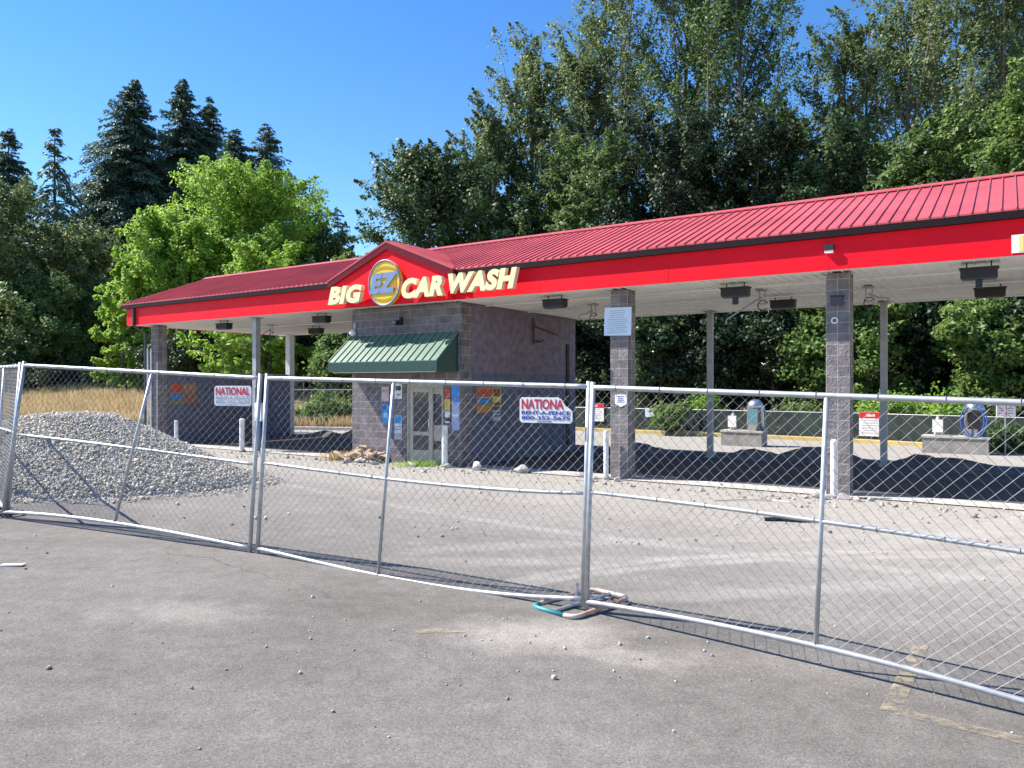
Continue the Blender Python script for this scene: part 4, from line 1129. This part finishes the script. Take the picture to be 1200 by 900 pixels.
# bent pipe feet
def foot(label, corners, z_off, mats_):
    c = Vector((sum(p[0] for p in corners)/4, sum(p[1] for p in corners)/4)); g = gz(c.x, c.y)
    o = thing('fence_stand', label, 'fence foot', (c.x, c.y, g), 0, 'bent pipe fence feet')
    P4 = [Vector((p[0]-c.x, p[1]-c.y, 0.024)) for p in corners]
    pts = []
    for i in range(4):
        a, b_, d_ = P4[i-1], P4[i], P4[(i+1) % 4]
        e0 = b_ + (a-b_).normalized()*0.10; e1 = b_ + (d_-b_).normalized()*0.10
        for k in range(6):
            f_ = k/5; pts.append(e0*(1-f_)**2 + b_*2*f_*(1-f_) + e1*f_**2)
    m = MB(); n = len(pts)
    m.tube(pts, .021, 8, closed=True)
    per = [0]*(n*8)
    ob = m.build('pipe_loop', mats_[0], o, smooth=True)
    if len(mats_) > 1:
        m = MB(); m.tube([p + Vector((0, 0, 0.0)) for p in pts[0:7]], .0225, 8); m.build('painted_end', mats_[1], o, smooth=True)
    m = MB(); mid = (P4[0]+P4[1]+P4[2]+P4[3])/4
    for dx in (-.045, .045): m.tube([mid + Vector((dx, -dx*.7, 0.0)), mid + Vector((dx, -dx*.7, .16))], .017, 8)
    m.tube([(P4[0]+P4[1])/2, (P4[2]+P4[3])/2], .018, 8)
    m.build('stub_pipe', M_GALV, o)
foot('bent pipe fence foot with teal and rusty paint at the middle post', [gpx(622, 711), gpx(672, 727), gpx(738, 706), gpx(694, 694)], 0, (M_RUST, M_TEAL))
foot('black pipe fence foot under the leaning post at the left edge', [gpx(-55, 600), gpx(-40, 611), gpx(28, 604), gpx(14, 597)], 0, (M_BLACK,))
# rental signs wired to the panels
def fence_sign(label, pl, pr, z0, h, torn, ink, ink2):
    A = Vector((pl[0], pl[1])); B = Vector((pr[0], pr[1])); w = (B-A).length; d_ = (B-A)/w
    n = Vector((d_.y, -d_.x))
    base = A + n*0.03
    o = thing('rental_sign', label, 'sign', (base.x, base.y, z0), math.atan2(d_.y, d_.x))
    m = MB()
    c = 0.02
    if torn:
        out = [(c, 0), (w-c, 0), (w, c), (w, h*.42), (w*.985, h*.50), (w*.93, h*.60), (w*.88, h*.66), (w*.84, h*.78), (w*.80, h*.92), (w*.74, h), (c, h), (0, h-c), (0, c)]
    else:
        out = [(c, 0), (w-c, 0), (w, c), (w, h-c), (w-c, h), (c, h), (0, h-c), (0, c)]
    m.slab([(p, -0.006, q) for p, q in out], (0, 0.004, 0)); m.build('board', M_SFACE, o)
    me = text_mesh('NATIONA' if torn else 'NATIONAL', ink, w=w*(0.80 if torn else 0.92), h=h*.40, bold=.03, extrude=.0012)
    if torn:   # cut the lettering off along the torn corner
        bm = bmesh.new(); bm.from_mesh(me)
        ox, oz = w*.04, h*.53
        bmesh.ops.bisect_plane(bm, geom=bm.verts[:]+bm.edges[:]+bm.faces[:], plane_co=(w*.80-ox, 0, h*.80-oz), plane_no=Vector((.9, 0, .42)).normalized(), clear_outer=True)
        bm.to_mesh(me); bm.free()
    link_mesh('printed_name', me, o, (w*.04, -0.0082, h*.53))
    link_mesh('printed_line', text_mesh('RENT-A-FENCE', ink2[0], w=w*.92, h=h*.15, bold=.03, extrude=.0012), o, (w*.04, -0.0082, h*.32))
    link_mesh('printed_number', text_mesh('800-352-5675', ink2[1], w=w*.92, h=h*.15, bold=.025, extrude=.0012), o, (w*.04, -0.0082, h*.12))
    m = MB(); m.box((w*.33, -0.0082, h*.05), (w*.62, -0.0064, h*.065)); m.build('underline', ink2[1], o)
def plan(pa, pb, px):
    a = ray_on(pa, pb, px); return (pa[0]+(pb[0]-pa[0])*a, pa[1]+(pb[1]-pa[1])*a)
l_, r2 = plan(c0, c1, 611), plan(c0, c1, 672.5)
fence_sign('torn white rental sign with faded red lettering on the middle fence panel', l_, r2, EYE - (495.5-HZ)/F*((l_[1]+r2[1])/2), 0.222, True, M_SREDTX, (M_SBLUTX, M_SBLUTX))
l_, r2 = plan(b0, b1, 254), plan(b0, b1, 297)
fence_sign('whole white rental sign with bright red lettering on the left fence panel', l_, r2, EYE - (475.5-HZ)/F*((l_[1]+r2[1])/2), 0.215, False, mat('bright_sign_red', (.58, .03, .06), .6), (M_SGREY, M_SGREY))

# ------------------------------------------------------------------ vegetation
def leaves(cent, nrm, L, Wd, r):
    """diamond leaf faces, folded a little along the midrib"""
    n = len(cent)
    nrm = nrm/np.maximum(np.linalg.norm(nrm, axis=1), 1e-6)[:, None]
    t = np.cross(nrm, r.normal(size=(n, 3))); t /= np.maximum(np.linalg.norm(t, axis=1), 1e-6)[:, None]
    b_ = np.cross(nrm, t)
    l = (L*r.uniform(.65, 1.3, n))[:, None]; w = (Wd*r.uniform(.7, 1.25, n))[:, None]
    v = np.empty((n, 4, 3))
    v[:, 0] = cent - t*l*.5; v[:, 1] = cent + b_*w*.5 + nrm*w*.18; v[:, 2] = cent + t*l*.5 - nrm*l*.12; v[:, 3] = cent - b_*w*.5 + nrm*w*.18
    return v.reshape(-1, 3)

def tube_np(mb, pts, r0, r1, n=5): mb.tube(pts, [r0 + (r1-r0)*i/(len(pts)-1) for i in range(len(pts))], n, caps=False)

def broadleaf(name, label, px, Y, top, width, base=None, kind='round', lobes=9, clumps=130, per=170, leaf=.26, mt=None, bark=None, seed=1, cat='tree', group=None, crown_low=.22, dense=1.0, X=None, lean=0.0, trunks=1):
    r = np.random.default_rng(seed)
    X = (px-600)/F*Y if X is None else X
    g = gz(X, Y)
    H = EYE + (HZ-top)/F*Y - g
    R = width/2/F*Y
    o = thing(name, label, cat, (X, Y, g), r.uniform(0, 6.28)*0, group)
    z0 = H*crown_low
    Cz = (H+z0)/2; Rz = (H-z0)/2
    lc = []
    for i in range(lobes):
        if kind == 'poplar':
            nl_ = max(4, lobes//3); f_ = (i//3 + .5 + (i % 3)*.3)/nl_; f_ = min(f_, .98); z = z0 + (H-z0)*f_*0.93
            rr = R*(0.55 + .45*math.sin(math.pi*min(1, f_*.95+.1)))*(1 - .55*f_**3)
            a = i*2.1 + r.uniform(-.5, .5); q = r.uniform(.35, .8)*rr*(1 - .6*f_**4)
            lr, lrz = rr*r.uniform(.42, .66), (H-z0)/nl_*r.uniform(.75, 1.25)
        elif kind == 'shrub':
            f_ = r.uniform(.1, .75); z = H*f_; a = r.uniform(0, 6.28); q = R*math.sqrt(r.uniform(0, 1))*.75
            lr, lrz = R*r.uniform(.35, .5), H*r.uniform(.2, .32)
        else:
            u_ = (i+.5)/lobes*2 - 1; u_ = u_*0.86
            ring = math.sqrt(max(0, 1-u_*u_)); a = i*2.4 + r.uniform(-.5, .5)
            z = Cz + Rz*u_*.74; q = R*ring*r.uniform(.5, .72)
            lr = R*r.uniform(.34, .52); lrz = min(Rz*r.uniform(.26, .42), lr*1.15)
        lc.append((q*math.cos(a) + lean*(z/H)*R, q*math.sin(a), min(z, H - lrz*.9), lr, lrz))
    cents, outs = [], []
    for i in range(clumps):
        x, y, z, lr, lrz = lc[i % lobes] if i < clumps*.85 else (0, 0, Cz, R*.6, Rz*.75)
        d = r.normal(size=3); d /= np.linalg.norm(d); 
        if d[2] < -.35: d[2] *= -.6
        rad = r.uniform(.45, 1.0)**.6
        c = np.array([x, y, z]) + d*np.array([lr, lr, lrz])*rad
        if c[2] < z0*.6 and kind != 'shrub': c[2] = z0*.6 + r.uniform(0, 1)
        c[2] = max(c[2], .25)
        cents.append(c); outs.append(d)
    cents = np.array(cents); outs = np.array(outs)
    cr = (R*.17 + .28)*r.uniform(.65, 1.35, clumps)
    n = clumps*per
    idx = np.repeat(np.arange(clumps), per)
    off = r.normal(size=(n, 3)); off /= np.linalg.norm(off, axis=1)[:, None]
    rad = r.uniform(0, 1, n)**.45
    sc = np.array([1, 1, .62]) if kind != 'poplar' else np.array([.8, .8, .95])
    P = cents[idx] + off*rad[:, None]*cr[idx][:, None]*sc
    # straggling sprays that break the outline
    ns = int(n*.06)
    ii = r.integers(0, clumps, ns)
    P[:ns] = cents[ii] + (outs[ii]*r.uniform(.8, 1.5, (ns, 1)) + r.normal(0, .22, (ns, 3)))*cr[ii][:, None]
    P[:, 2] = np.maximum(P[:, 2], .08)
    nr_ = off*.55 + np.array([0, 0, .55]) + r.normal(0, .55, (n, 3))
    v = leaves(P, nr_, leaf, leaf*.62, r)
    link_mesh('crown', np_mesh('crown', v, 4, mt), o)
    # trunk with limbs reaching into the clumps
    mb = MB(); tr = max(.05, H*.016)
    for k in range(trunks):
        tx, ty = (r.normal(0, R*.12, 2) if trunks > 1 else (0, 0))
        ctl = [(tx, ty, -.1)]
        top_f = .8
        for i in range(1, 7):
            f_ = i/6*top_f; ctl.append((tx*(1+f_) + r.normal(0, .012*H*.5) + lean*f_*R, ty*(1+f_) + r.normal(0, .012*H*.5), H*f_))
        tube_np(mb, ctl, tr/math.sqrt(trunks), tr*.22, 7)
        sel = r.permutation(clumps)[:max(10, min(46, clumps//3))//trunks + 1]
        for j in sel:
            c = cents[j]; zb = min(max(c[2] - r.uniform(.8, 1.6)*math.hypot(c[0]-tx, c[1]-ty)*.7, H*.10), H*.74)
            f_ = zb/H; seg = min(5, int(f_/top_f*6)); fr_ = f_/top_f*6 - seg
            p0 = np.array(ctl[seg])*(1-fr_) + np.array(ctl[seg+1])*fr_
            mid = p0*.5 + c*.5 + np.array([0, 0, -.06*np.linalg.norm(c-p0)]) + r.normal(0, .03, 3)*np.linalg.norm(c-p0)
            tube_np(mb, [p0, mid, c], tr*.30*(1-f_*.6), .012, 5)
    mb.build('trunk', bark or M_BARK, o, smooth=True)
    return o

def branching(name, label, px, Y, top, width, kind='round', lobes=9, clumps=130, per=170, leaf=.26, mt=None, bark=None, seed=1, cat='tree', group=None, crown_low=.1, lean=0.0, trunks=1, even=None):
    """a crown grown from limbs and side branches, leaves set along every side branch"""
    r = np.random.default_rng(seed)
    X = (px-600)/F*Y; g = gz(X, Y)
    H = EYE + (HZ-top)/F*Y - g; R = width/2/F*Y
    o = thing(name, label, cat, (X, Y, g), 0, group)
    mb = MB(); tr = max(.06, H*.015)
    z0 = max(H*crown_low, .35)
    nl = max(14, lobes*2); P0, D, LN = [], [], []
    limbs = []
    for k in range(trunks):
        bx0, by0 = (r.normal(0, R*.14, 2) if trunks > 1 else (0, 0))
        wob = r.normal(0, .018*H, (2,))
        def axis(f): return np.array([bx0*(1 + f) + lean*R*f + wob[0]*math.sin(f*4), by0*(1 + f) + wob[1]*math.sin(f*3.3 + 1), H*f])
        tf = .97 if kind == 'poplar' else .86
        tube_np(mb, [axis(f) - np.array([0, 0, .15 if f == 0 else 0]) for f in np.linspace(0, tf, 9)], tr/math.sqrt(trunks), .02, 7)
        m_ = nl//trunks
        for i in range(m_):
            f = (i + r.uniform(.1, .9))/m_                     # 0 at crown base, 1 at top
            az = i*2.399 + k*1.3 + r.uniform(-.5, .5)
            if kind == 'poplar':
                prof = (.45 + .55*math.sin(math.pi*min(1, f*.9 + .12)))*(1 - .35*f**3); up = math.radians(32 + 38*f + r.uniform(-10, 10))
            else:
                prof = math.sqrt(max(.05, 1 - (1.75*f - .82)**2)) ; up = math.radians(-4 + 68*f**1.15 + r.uniform(-12, 12))
            hor = R*prof*(r.uniform(.82, 1.0) if even else r.uniform(.55, 1.08))
            zs = z0 + (H - z0)*f*.84
            L = min(hor/max(.25, math.cos(up)), (H - zs)/max(.12, math.sin(up)) if up > .1 else 1e9)
            L = max(L, .6)
            p0 = axis(max(.02, min(tf, (zs - .25*L*max(0, math.sin(up)))/H)))
            d = np.array([math.cos(az)*math.cos(up), math.sin(az)*math.cos(up), math.sin(up)])
            limbs.append((p0, d, L, f))
    ns = max(3, clumps//len(limbs))
    for p0, d, L, f in limbs:
        bend = np.array([0, 0, .16*L*(1 if kind == 'poplar' else -.3)])
        pt = lambda q: p0 + d*L*q + bend*q*q
        tube_np(mb, [pt(q) for q in (0, .35, .7, 1)], max(.02, tr*.34*(1 - .6*f)), .012, 5)
        for j in range(ns):
            q = .18 + .82*(j + r.uniform(.2, 1))/ns
            e = r.normal(size=3); e -= d*e.dot(d); e /= np.linalg.norm(e)
            e[2] = e[2]*.7 + (.35 if kind == 'poplar' else .12)
            sd = d*r.uniform(.35, .9) + e*r.uniform(.5, 1.0); sd /= np.linalg.norm(sd)
            ln = (.30*L*(1.15 - q*.6) + .10*R + .25)*(r.uniform(.6, .95) if even else r.uniform(.6, 1.3))
            s0 = pt(min(q, 1))
            P0.append(s0); D.append(sd); LN.append(ln)
            if j % 3 == 0: tube_np(mb, [s0, s0 + sd*ln*.5, s0 + sd*ln*.95], .022, .008, 4)
    P0, D, LN = np.array(P0), np.array(D), np.array(LN); nc = len(P0); n = nc*per
    idx = np.repeat(np.arange(nc), per)
    u_ = r.uniform(.05, 1.08, n)
    w_ = np.sin(np.clip(u_, 0, 1)*math.pi*.86 + .3)
    off = r.normal(size=(n, 3)); off /= np.linalg.norm(off, axis=1)[:, None]; off *= r.uniform(0, 1, n)[:, None]**.6
    P = P0[idx] + D[idx]*(LN[idx]*u_)[:, None] + off*(LN[idx]*(.52 if even else .36 if kind == 'poplar' else .40)*w_)[:, None]*np.array([1, 1, .7]) 
    P[:, 2] = np.maximum(P[:, 2], .06)
    P[:, 2] = np.minimum(P[:, 2], H + .6)
    rad_ = P*np.array([1, 1, 0]); rad_ /= np.maximum(np.linalg.norm(rad_, axis=1), .3)[:, None]
    nrm = off*.35 + rad_*.45 + np.array([0, 0, .6]) + r.normal(0, .42, (n, 3))
    link_mesh('crown', np_mesh('crown', leaves(P, nrm, leaf, leaf*.62, r), 4, mt), o)
    mb.build('trunk', bark or M_BARK, o, smooth=True)
    return o

def conifer(name, label, px, Y, top, width, mt, seed, sparse=1.0, droop=.35, low=.12, group=None, spray=.42, side=0.0, nb=230):
    r = np.random.default_rng(seed)
    X = (px-600)/F*Y; g = gz(X, Y); H = EYE + (HZ-top)/F*Y - g; R = width/2/F*Y
    o = thing(name, label, 'conifer', (X, Y, g), 0, group)
    P, N_, T = [], [], []
    mb = MB(); mb.tube([(0, 0, -.1), (0, 0, H*.5), (0, 0, H*.985)], [H*.014, H*.009, .03], 7, caps=False)
    nbr = int(nb*sparse)
    zs = low*H + (H*(1-low))*(r.uniform(0, 1, nbr)**.9)
    for i, z in enumerate(zs):
        f_ = (z/H - low)/(1-low)
        a = r.uniform(0, 6.283)
        ln = R*(1-f_)**.85*r.uniform(.5, 1.15)*(1 + side*math.cos(a)) + .25
        ns = max(8, int(ln/spray*11))
        q = np.sort(r.uniform(.08, 1, ns))
        drp = droop*r.uniform(.6, 1.4)
        bx_, by_ = math.cos(a)*ln*q, math.sin(a)*ln*q
        bz_ = z + ln*(.22*q - drp*q*q*1.3)*(1 if f_ < .85 else -.2) 
        lat = r.normal(0, .13, (ns, 2))*ln*(.35 + .65*(1-q))[:, None]
        P.append(np.stack([bx_ - math.sin(a)*lat[:, 0], by_ + math.cos(a)*lat[:, 0], bz_ - abs(lat[:, 0])*.35 + r.normal(0, .06, ns)*ln*.35], 1))
        sd = np.sign(lat[:, 0])
        tt = np.stack([math.cos(a)*.8 - math.sin(a)*sd*.7, math.sin(a)*.8 + math.cos(a)*sd*.7, -.25 - .8*q*droop + r.normal(0, .2, ns)], 1)
        T.append(tt)
        if i % 2 == 0:
            mb.tube([(0, 0, z), (math.cos(a)*ln*.5, math.sin(a)*ln*.5, z + ln*(.11 - drp*.33)), (math.cos(a)*ln*.92, math.sin(a)*ln*.92, z + ln*(.2 - drp*1.1))], [.03 + ln*.012, .03, .012], 4, caps=False)
    P = np.concatenate(P); T = np.concatenate(T); n = len(P)
    T /= np.linalg.norm(T, axis=1)[:, None]
    nn_ = np.array([0, 0, 1.0]) + r.normal(0, .5, (n, 3)); b_ = np.cross(nn_, T); b_ /= np.linalg.norm(b_, axis=1)[:, None]; nn_ = np.cross(T, b_)
    l = (spray*r.uniform(.6, 1.35, n))[:, None]; w = l*.42
    v = np.empty((n, 4, 3)); v[:, 0] = P; v[:, 1] = P + T*l*.45 + b_*w*.5 - nn_*w*.2; v[:, 2] = P + T*l - np.array([0, 0, 1])*l*.15; v[:, 3] = P + T*l*.45 - b_*w*.5 - nn_*w*.2
    link_mesh('crown', np_mesh('crown', v.reshape(-1, 3), 4, mt), o)
    mb.build('trunk', M_BARKD, o, smooth=True)
    return o

LF_FIR = leaf_mat('fir_needles', (.055, .105, .078), (.115, .19, .125), .28)
LF_DARK = leaf_mat('dark_green_leaves', (.050, .095, .038), (.115, .185, .065), .36)
LF_MID = leaf_mat('mid_green_leaves', (.080, .145, .048), (.18, .27, .08), .40)
LF_POP = leaf_mat('poplar_leaves', (.10, .155, .062), (.235, .30, .12), .42)
LF_BRIGHT = leaf_mat('bright_yellow_green_leaves', (.20, .37, .05), (.40, .57, .09), .5)
LF_MAPLE = leaf_mat('fresh_maple_leaves', (.095, .175, .045), (.22, .32, .085), .42)
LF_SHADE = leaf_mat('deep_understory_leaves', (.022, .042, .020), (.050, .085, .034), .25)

# conifers on the left skyline
conifer('fir_tree', 'tall pointed fir at the far left edge behind the broadleaf trees', 10, 95, 150, 190, LF_FIR, 1, nb=480)
conifer('fir_tree', 'thin ragged conifer with drooping bare looking branches near the left edge', 64, 90, 146, 150, LF_FIR, 2, sparse=.75, droop=.75, spray=.50, side=.25)
conifer('fir_tree', 'broadest tall dark fir left of the bright green tree', 158, 100, 93, 275, LF_FIR, 3, nb=900, side=-.15)
conifer('fir_tree', 'tall slim fir right beside the broadest fir', 214, 104, 92, 215, LF_FIR, 4, nb=760)
conifer('fir_tree', 'slim fir rising just above the top of the bright green tree', 246, 106, 114, 200, LF_FIR, 5, nb=640)
conifer('fir_tree', 'round topped short fir right of the slim firs', 276, 100, 150, 215, LF_FIR, 6, nb=560)
conifer('fir_tree', 'short pointed fir at the right end of the skyline firs', 312, 104, 144, 235, LF_FIR, 7, nb=420)
conifer('fir_tree', 'small lone fir in the sky gap left of the gable', 396, 100, 243, 80, LF_FIR, 8, nb=220)
conifer('fir_tree', 'hidden shorter fir filling the gap below the broadest fir', 125, 96, 190, 230, LF_FIR, 9, nb=520)
# broadleaf trees on the left
branching('broadleaf_tree', 'dark rounded broadleaf tree at the left edge of the field', -10, 66, 205, 170, lobes=22, clumps=520, per=90, leaf=0.32, mt=LF_POP, seed=21, crown_low=.02)
branching('broadleaf_tree', 'dark broadleaf tree between the left edge and the bright green tree', 88, 70, 262, 140, lobes=22, clumps=520, per=90, leaf=0.32, mt=LF_POP, seed=22, crown_low=.02)
branching('broadleaf_tree', 'dark low tree behind the field left of the bright green tree', 45, 64, 325, 150, lobes=18, clumps=360, per=90, leaf=.32, mt=LF_MID, seed=23, crown_low=.0)
branching('broadleaf_tree', 'big bright yellow green tree behind the left canopy, highest dome', 290, 64, 194, 205, lobes=28, clumps=900, per=105, leaf=0.28, mt=LF_BRIGHT, seed=24, even=True, crown_low=.05)
branching('broadleaf_tree', 'bright yellow green tree with a column of foliage reaching the ground at the canopy end', 203, 60, 248, 138, lobes=24, clumps=640, per=105, leaf=0.28, mt=LF_BRIGHT, seed=25, even=True, crown_low=.0)
branching('broadleaf_tree', 'narrow bright green tree standing on the field beside the left pillar', 153, 57, 305, 62, lobes=14, clumps=260, per=100, leaf=.26, mt=LF_BRIGHT, seed=26, even=True, crown_low=.0)
branching('broadleaf_tree', 'lower bright green crown just above the left canopy roof', 312, 50, 275, 110, lobes=16, clumps=300, per=100, leaf=.25, mt=LF_BRIGHT, seed=27, even=True, crown_low=.1)
branching('broadleaf_tree', 'mid green tree between the bright green tree and the gable', 376, 66, 258, 95, lobes=16, clumps=300, per=90, leaf=.30, mt=LF_MID, seed=28, crown_low=.05)
branching('broadleaf_tree', 'low pale green tree peeking over the roof left of the gable', 410, 52, 284, 70, lobes=12, clumps=160, per=90, leaf=.25, mt=LF_MAPLE, seed=29, crown_low=.1)
broadleaf('hedgerow', 'dark hedgerow thicket at the very back of the field at the left', 20, 60, 424, 190, kind='shrub', lobes=16, clumps=170, per=120, leaf=.26, mt=LF_SHADE, seed=131, cat='thicket')
# middle
branching('maple_tree', 'dark dense maple behind the gable sign', 505, 48, 172, 190, lobes=24, clumps=620, per=110, leaf=0.26, mt=LF_DARK, seed=31, crown_low=.08)
branching('maple_tree', 'small upright sprig topped maple left of the tall poplars', 487, 49, 152, 48, lobes=8, clumps=60, per=60, leaf=0.24, mt=LF_DARK, seed=32, crown_low=.4)
# poplars
pop = dict(kind='poplar', bark=M_BARKP, cat='tree')
for px, Y, top, w, seed, low, mt, ex, lab in [
    (588, 52, 118, 120, 41, .15, LF_POP, dict(lean=-.25), 'leaning poplar with a feathery top at the left end of the tall trees'),
    (622, 53, 42, 150, 42, .12, LF_POP, {}, 'airy poplar whose spiky top stands free against the sky'),
    (680, 54, 18, 190, 43, .10, LF_POP, {}, 'poplar with upright sprays left of the tree that leaves the top of the picture'),
    (760, 52, -85, 250, 44, .12, LF_POP, dict(trunks=2), 'very tall poplar leaving the top of the picture above the middle of the roof'),
    (838, 50, -75, 200, 45, .18, LF_MID, dict(trunks=3), 'very tall dark poplar left of the sky gap with pale trunks showing'),
    (925, 56, 112, 150, 49, .1, LF_MID, {}, 'shorter poplar filling the gap behind the right pillar'),
    (1012, 50, -15, 180, 46, .12, LF_POP, dict(trunks=2), 'tall poplar right of the sky gap with a bare pale fork'),
    (1095, 48, -70, 250, 47, .1, LF_POP, dict(trunks=2), 'tall leafy poplar second from the right edge'),
    (1210, 46, -70, 260, 48, .1, LF_POP, dict(trunks=2), 'tall leafy poplar at the right edge of the picture')]:
    branching('poplar_tree', lab, px, Y, top, w, lobes=24 if w > 180 else 17, clumps=430 if w > 180 else 280, per=135, leaf=.22, mt=mt, seed=seed, crown_low=low, **pop, **ex)
# dark second storey behind the right canopy
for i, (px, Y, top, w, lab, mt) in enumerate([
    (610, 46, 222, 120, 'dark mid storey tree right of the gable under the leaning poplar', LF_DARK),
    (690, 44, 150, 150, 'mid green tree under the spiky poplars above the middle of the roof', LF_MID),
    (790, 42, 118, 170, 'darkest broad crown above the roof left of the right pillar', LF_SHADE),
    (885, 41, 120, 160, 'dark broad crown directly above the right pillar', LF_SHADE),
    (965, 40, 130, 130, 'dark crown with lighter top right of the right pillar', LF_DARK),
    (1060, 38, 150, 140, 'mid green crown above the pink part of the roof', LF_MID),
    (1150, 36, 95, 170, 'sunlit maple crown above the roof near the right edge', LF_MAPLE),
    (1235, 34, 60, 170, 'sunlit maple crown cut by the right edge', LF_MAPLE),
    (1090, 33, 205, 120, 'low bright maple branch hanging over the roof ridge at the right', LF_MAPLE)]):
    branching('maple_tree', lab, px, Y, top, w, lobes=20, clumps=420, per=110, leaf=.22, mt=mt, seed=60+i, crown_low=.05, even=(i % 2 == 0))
# understorey seen through the bays
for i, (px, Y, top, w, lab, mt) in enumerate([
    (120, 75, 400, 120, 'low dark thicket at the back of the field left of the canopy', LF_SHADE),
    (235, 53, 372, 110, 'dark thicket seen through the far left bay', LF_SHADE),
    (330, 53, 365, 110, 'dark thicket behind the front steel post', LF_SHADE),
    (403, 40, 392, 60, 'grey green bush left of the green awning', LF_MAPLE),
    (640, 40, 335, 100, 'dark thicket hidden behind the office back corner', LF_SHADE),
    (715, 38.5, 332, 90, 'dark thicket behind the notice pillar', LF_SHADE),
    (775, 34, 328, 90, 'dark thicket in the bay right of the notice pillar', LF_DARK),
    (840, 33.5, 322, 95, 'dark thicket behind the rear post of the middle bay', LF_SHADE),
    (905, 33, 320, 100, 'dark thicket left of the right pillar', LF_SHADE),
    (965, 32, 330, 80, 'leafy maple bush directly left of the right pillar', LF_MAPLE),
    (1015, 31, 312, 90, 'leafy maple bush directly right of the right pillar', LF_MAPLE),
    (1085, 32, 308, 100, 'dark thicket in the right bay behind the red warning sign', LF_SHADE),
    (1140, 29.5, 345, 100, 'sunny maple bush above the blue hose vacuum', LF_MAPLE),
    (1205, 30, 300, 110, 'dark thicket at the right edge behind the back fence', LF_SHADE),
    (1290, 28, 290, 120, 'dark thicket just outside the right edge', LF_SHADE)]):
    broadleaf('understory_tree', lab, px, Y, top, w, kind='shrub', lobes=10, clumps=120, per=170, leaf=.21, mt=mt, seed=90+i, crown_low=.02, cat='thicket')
branching('young_tree', 'small bright layered tree seen through the far left bay', 262, 40, 386, 86, kind='round', lobes=9, clumps=90, per=70, leaf=.22, mt=LF_BRIGHT, seed=120, crown_low=.25, cat='tree')
# hedge plants along the back fence
for i, (px, Y, top, w, lab, mt) in enumerate([
    (780, 29, 470, 40, 'bushy green shrub against the back fence right of the pale blue notice', LF_MAPLE),
    (822, 29.5, 462, 46, 'bright green shrub above the back fence left of the teal hose vacuum', LF_BRIGHT),
    (930, 28, 474, 60, 'green creeper hump on the back fence between teal vacuum and right pillar', LF_MAPLE),
    (1060, 26, 462, 90, 'bright creeper mass on the back fence behind the red warning sign', LF_BRIGHT),
    (1105, 26, 466, 60, 'bright creeper mass left of the blue hose vacuum', LF_BRIGHT),
    (1175, 25.5, 500, 50, 'dark low shrub right of the blue hose vacuum', LF_DARK),
    (385, 36, 455, 60, 'pale scrub bush on the dry grass left of the office', LF_MAPLE),
    (360, 37, 476, 30, 'small grey green weed clump in the dry grass window left of the office', LF_MAPLE)]):
    if px > 700:
        q = on_back(px, 0, 0, 0); Y = q[1] + (0.55 + w/2/F*q[1]*0.8 if i not in (0, 5) else -0.9)
    broadleaf('shrub', lab, px, Y, top, w, kind='shrub', lobes=7, clumps=36, per=110, leaf=.15, mt=mt, seed=140+i, crown_low=.02, cat='shrub')
# tuft of weeds at the office door
def tuft(name, label, s, t, n, h, spread, mt, cat, kind=None):
    r = np.random.default_rng(int(s*10)); p = W(s, t); g = gz(p.x, p.y)
    c = np.stack([r.normal(0, spread, n), r.normal(0, spread*.4, n), np.zeros(n)], 1); a = r.uniform(0, 6.28, n); hh_ = h*r.uniform(.4, 1.2, n)
    d_ = np.stack([np.cos(a), np.sin(a), np.zeros(n)], 1); b_ = np.stack([-np.sin(a), np.cos(a), np.zeros(n)], 1)*.012
    tip = c + d_*(hh_*.5)[:, None] + np.array([0, 0, 1])*hh_[:, None]
    mid = c + d_*(hh_*.18)[:, None] + np.array([0, 0, 1])*(hh_*.6)[:, None]
    v = np.stack([c-b_, c+b_, mid+b_*.7, tip, ], 1).reshape(-1, 3)
    o = link_mesh(name, np_mesh(name, v, 4, mt), None, (p.x, p.y, g)); return tag(o, label, cat, kind=kind)
tuft('grass_tuft', 'bright green grass tuft at the foot of the office door', 9.75, -0.35, 240, .17, .3, LF_BRIGHT, 'grass', None)
tuft('grass_tuft', 'dry straw tuft at the left front corner of the office', 12.5, -0.35, 260, .25, .25, leaf_mat('straw', (.38, .27, .1), (.55, .42, .2), .3), 'grass', None)
# dry grass over the field
M_STRAW = leaf_mat('dry_straw_blades', (.46, .35, .17), (.72, .58, .33), .3)
n = 150000
s_ = rng.uniform(15.5, 70, n); d_ = rng.uniform(0, 1, n)**1.5*55 + .4
t_ = kerb_t(s_) + d_
xy = np.stack([X0 + U.x*s_ + V.x*t_, Y0 + U.y*s_ + V.y*t_], 1)
k = (xy[:, 1] < 85) & (np.abs(xy[:, 0]/xy[:, 1] + .33) < .45)
xy = xy[k]; n = len(xy)
patch = .75 + .35*np.sin(xy[:, 0]*.5)*np.sin(xy[:, 1]*.43 + 1)
hh = rng.uniform(.35, .95, n)*patch; a = rng.uniform(0, 6.28, n)
c = np.c_[xy, ground_z(xy[:, 0], xy[:, 1]) + .08]
b_ = np.stack([np.cos(a), np.sin(a), 0*a], 1)*.028; ld = np.stack([rng.normal(0, .22, n), rng.normal(0, .22, n), np.ones(n)], 1)*hh[:, None]
v = np.stack([c-b_, c+b_, c+ld*.7+b_*.8, c+ld], 1).reshape(-1, 3)
tag(link_mesh('dry_grass', np_mesh('dry_grass', v, 4, M_STRAW)), 'tall tan dry grass covering the field', 'grass', kind='stuff')
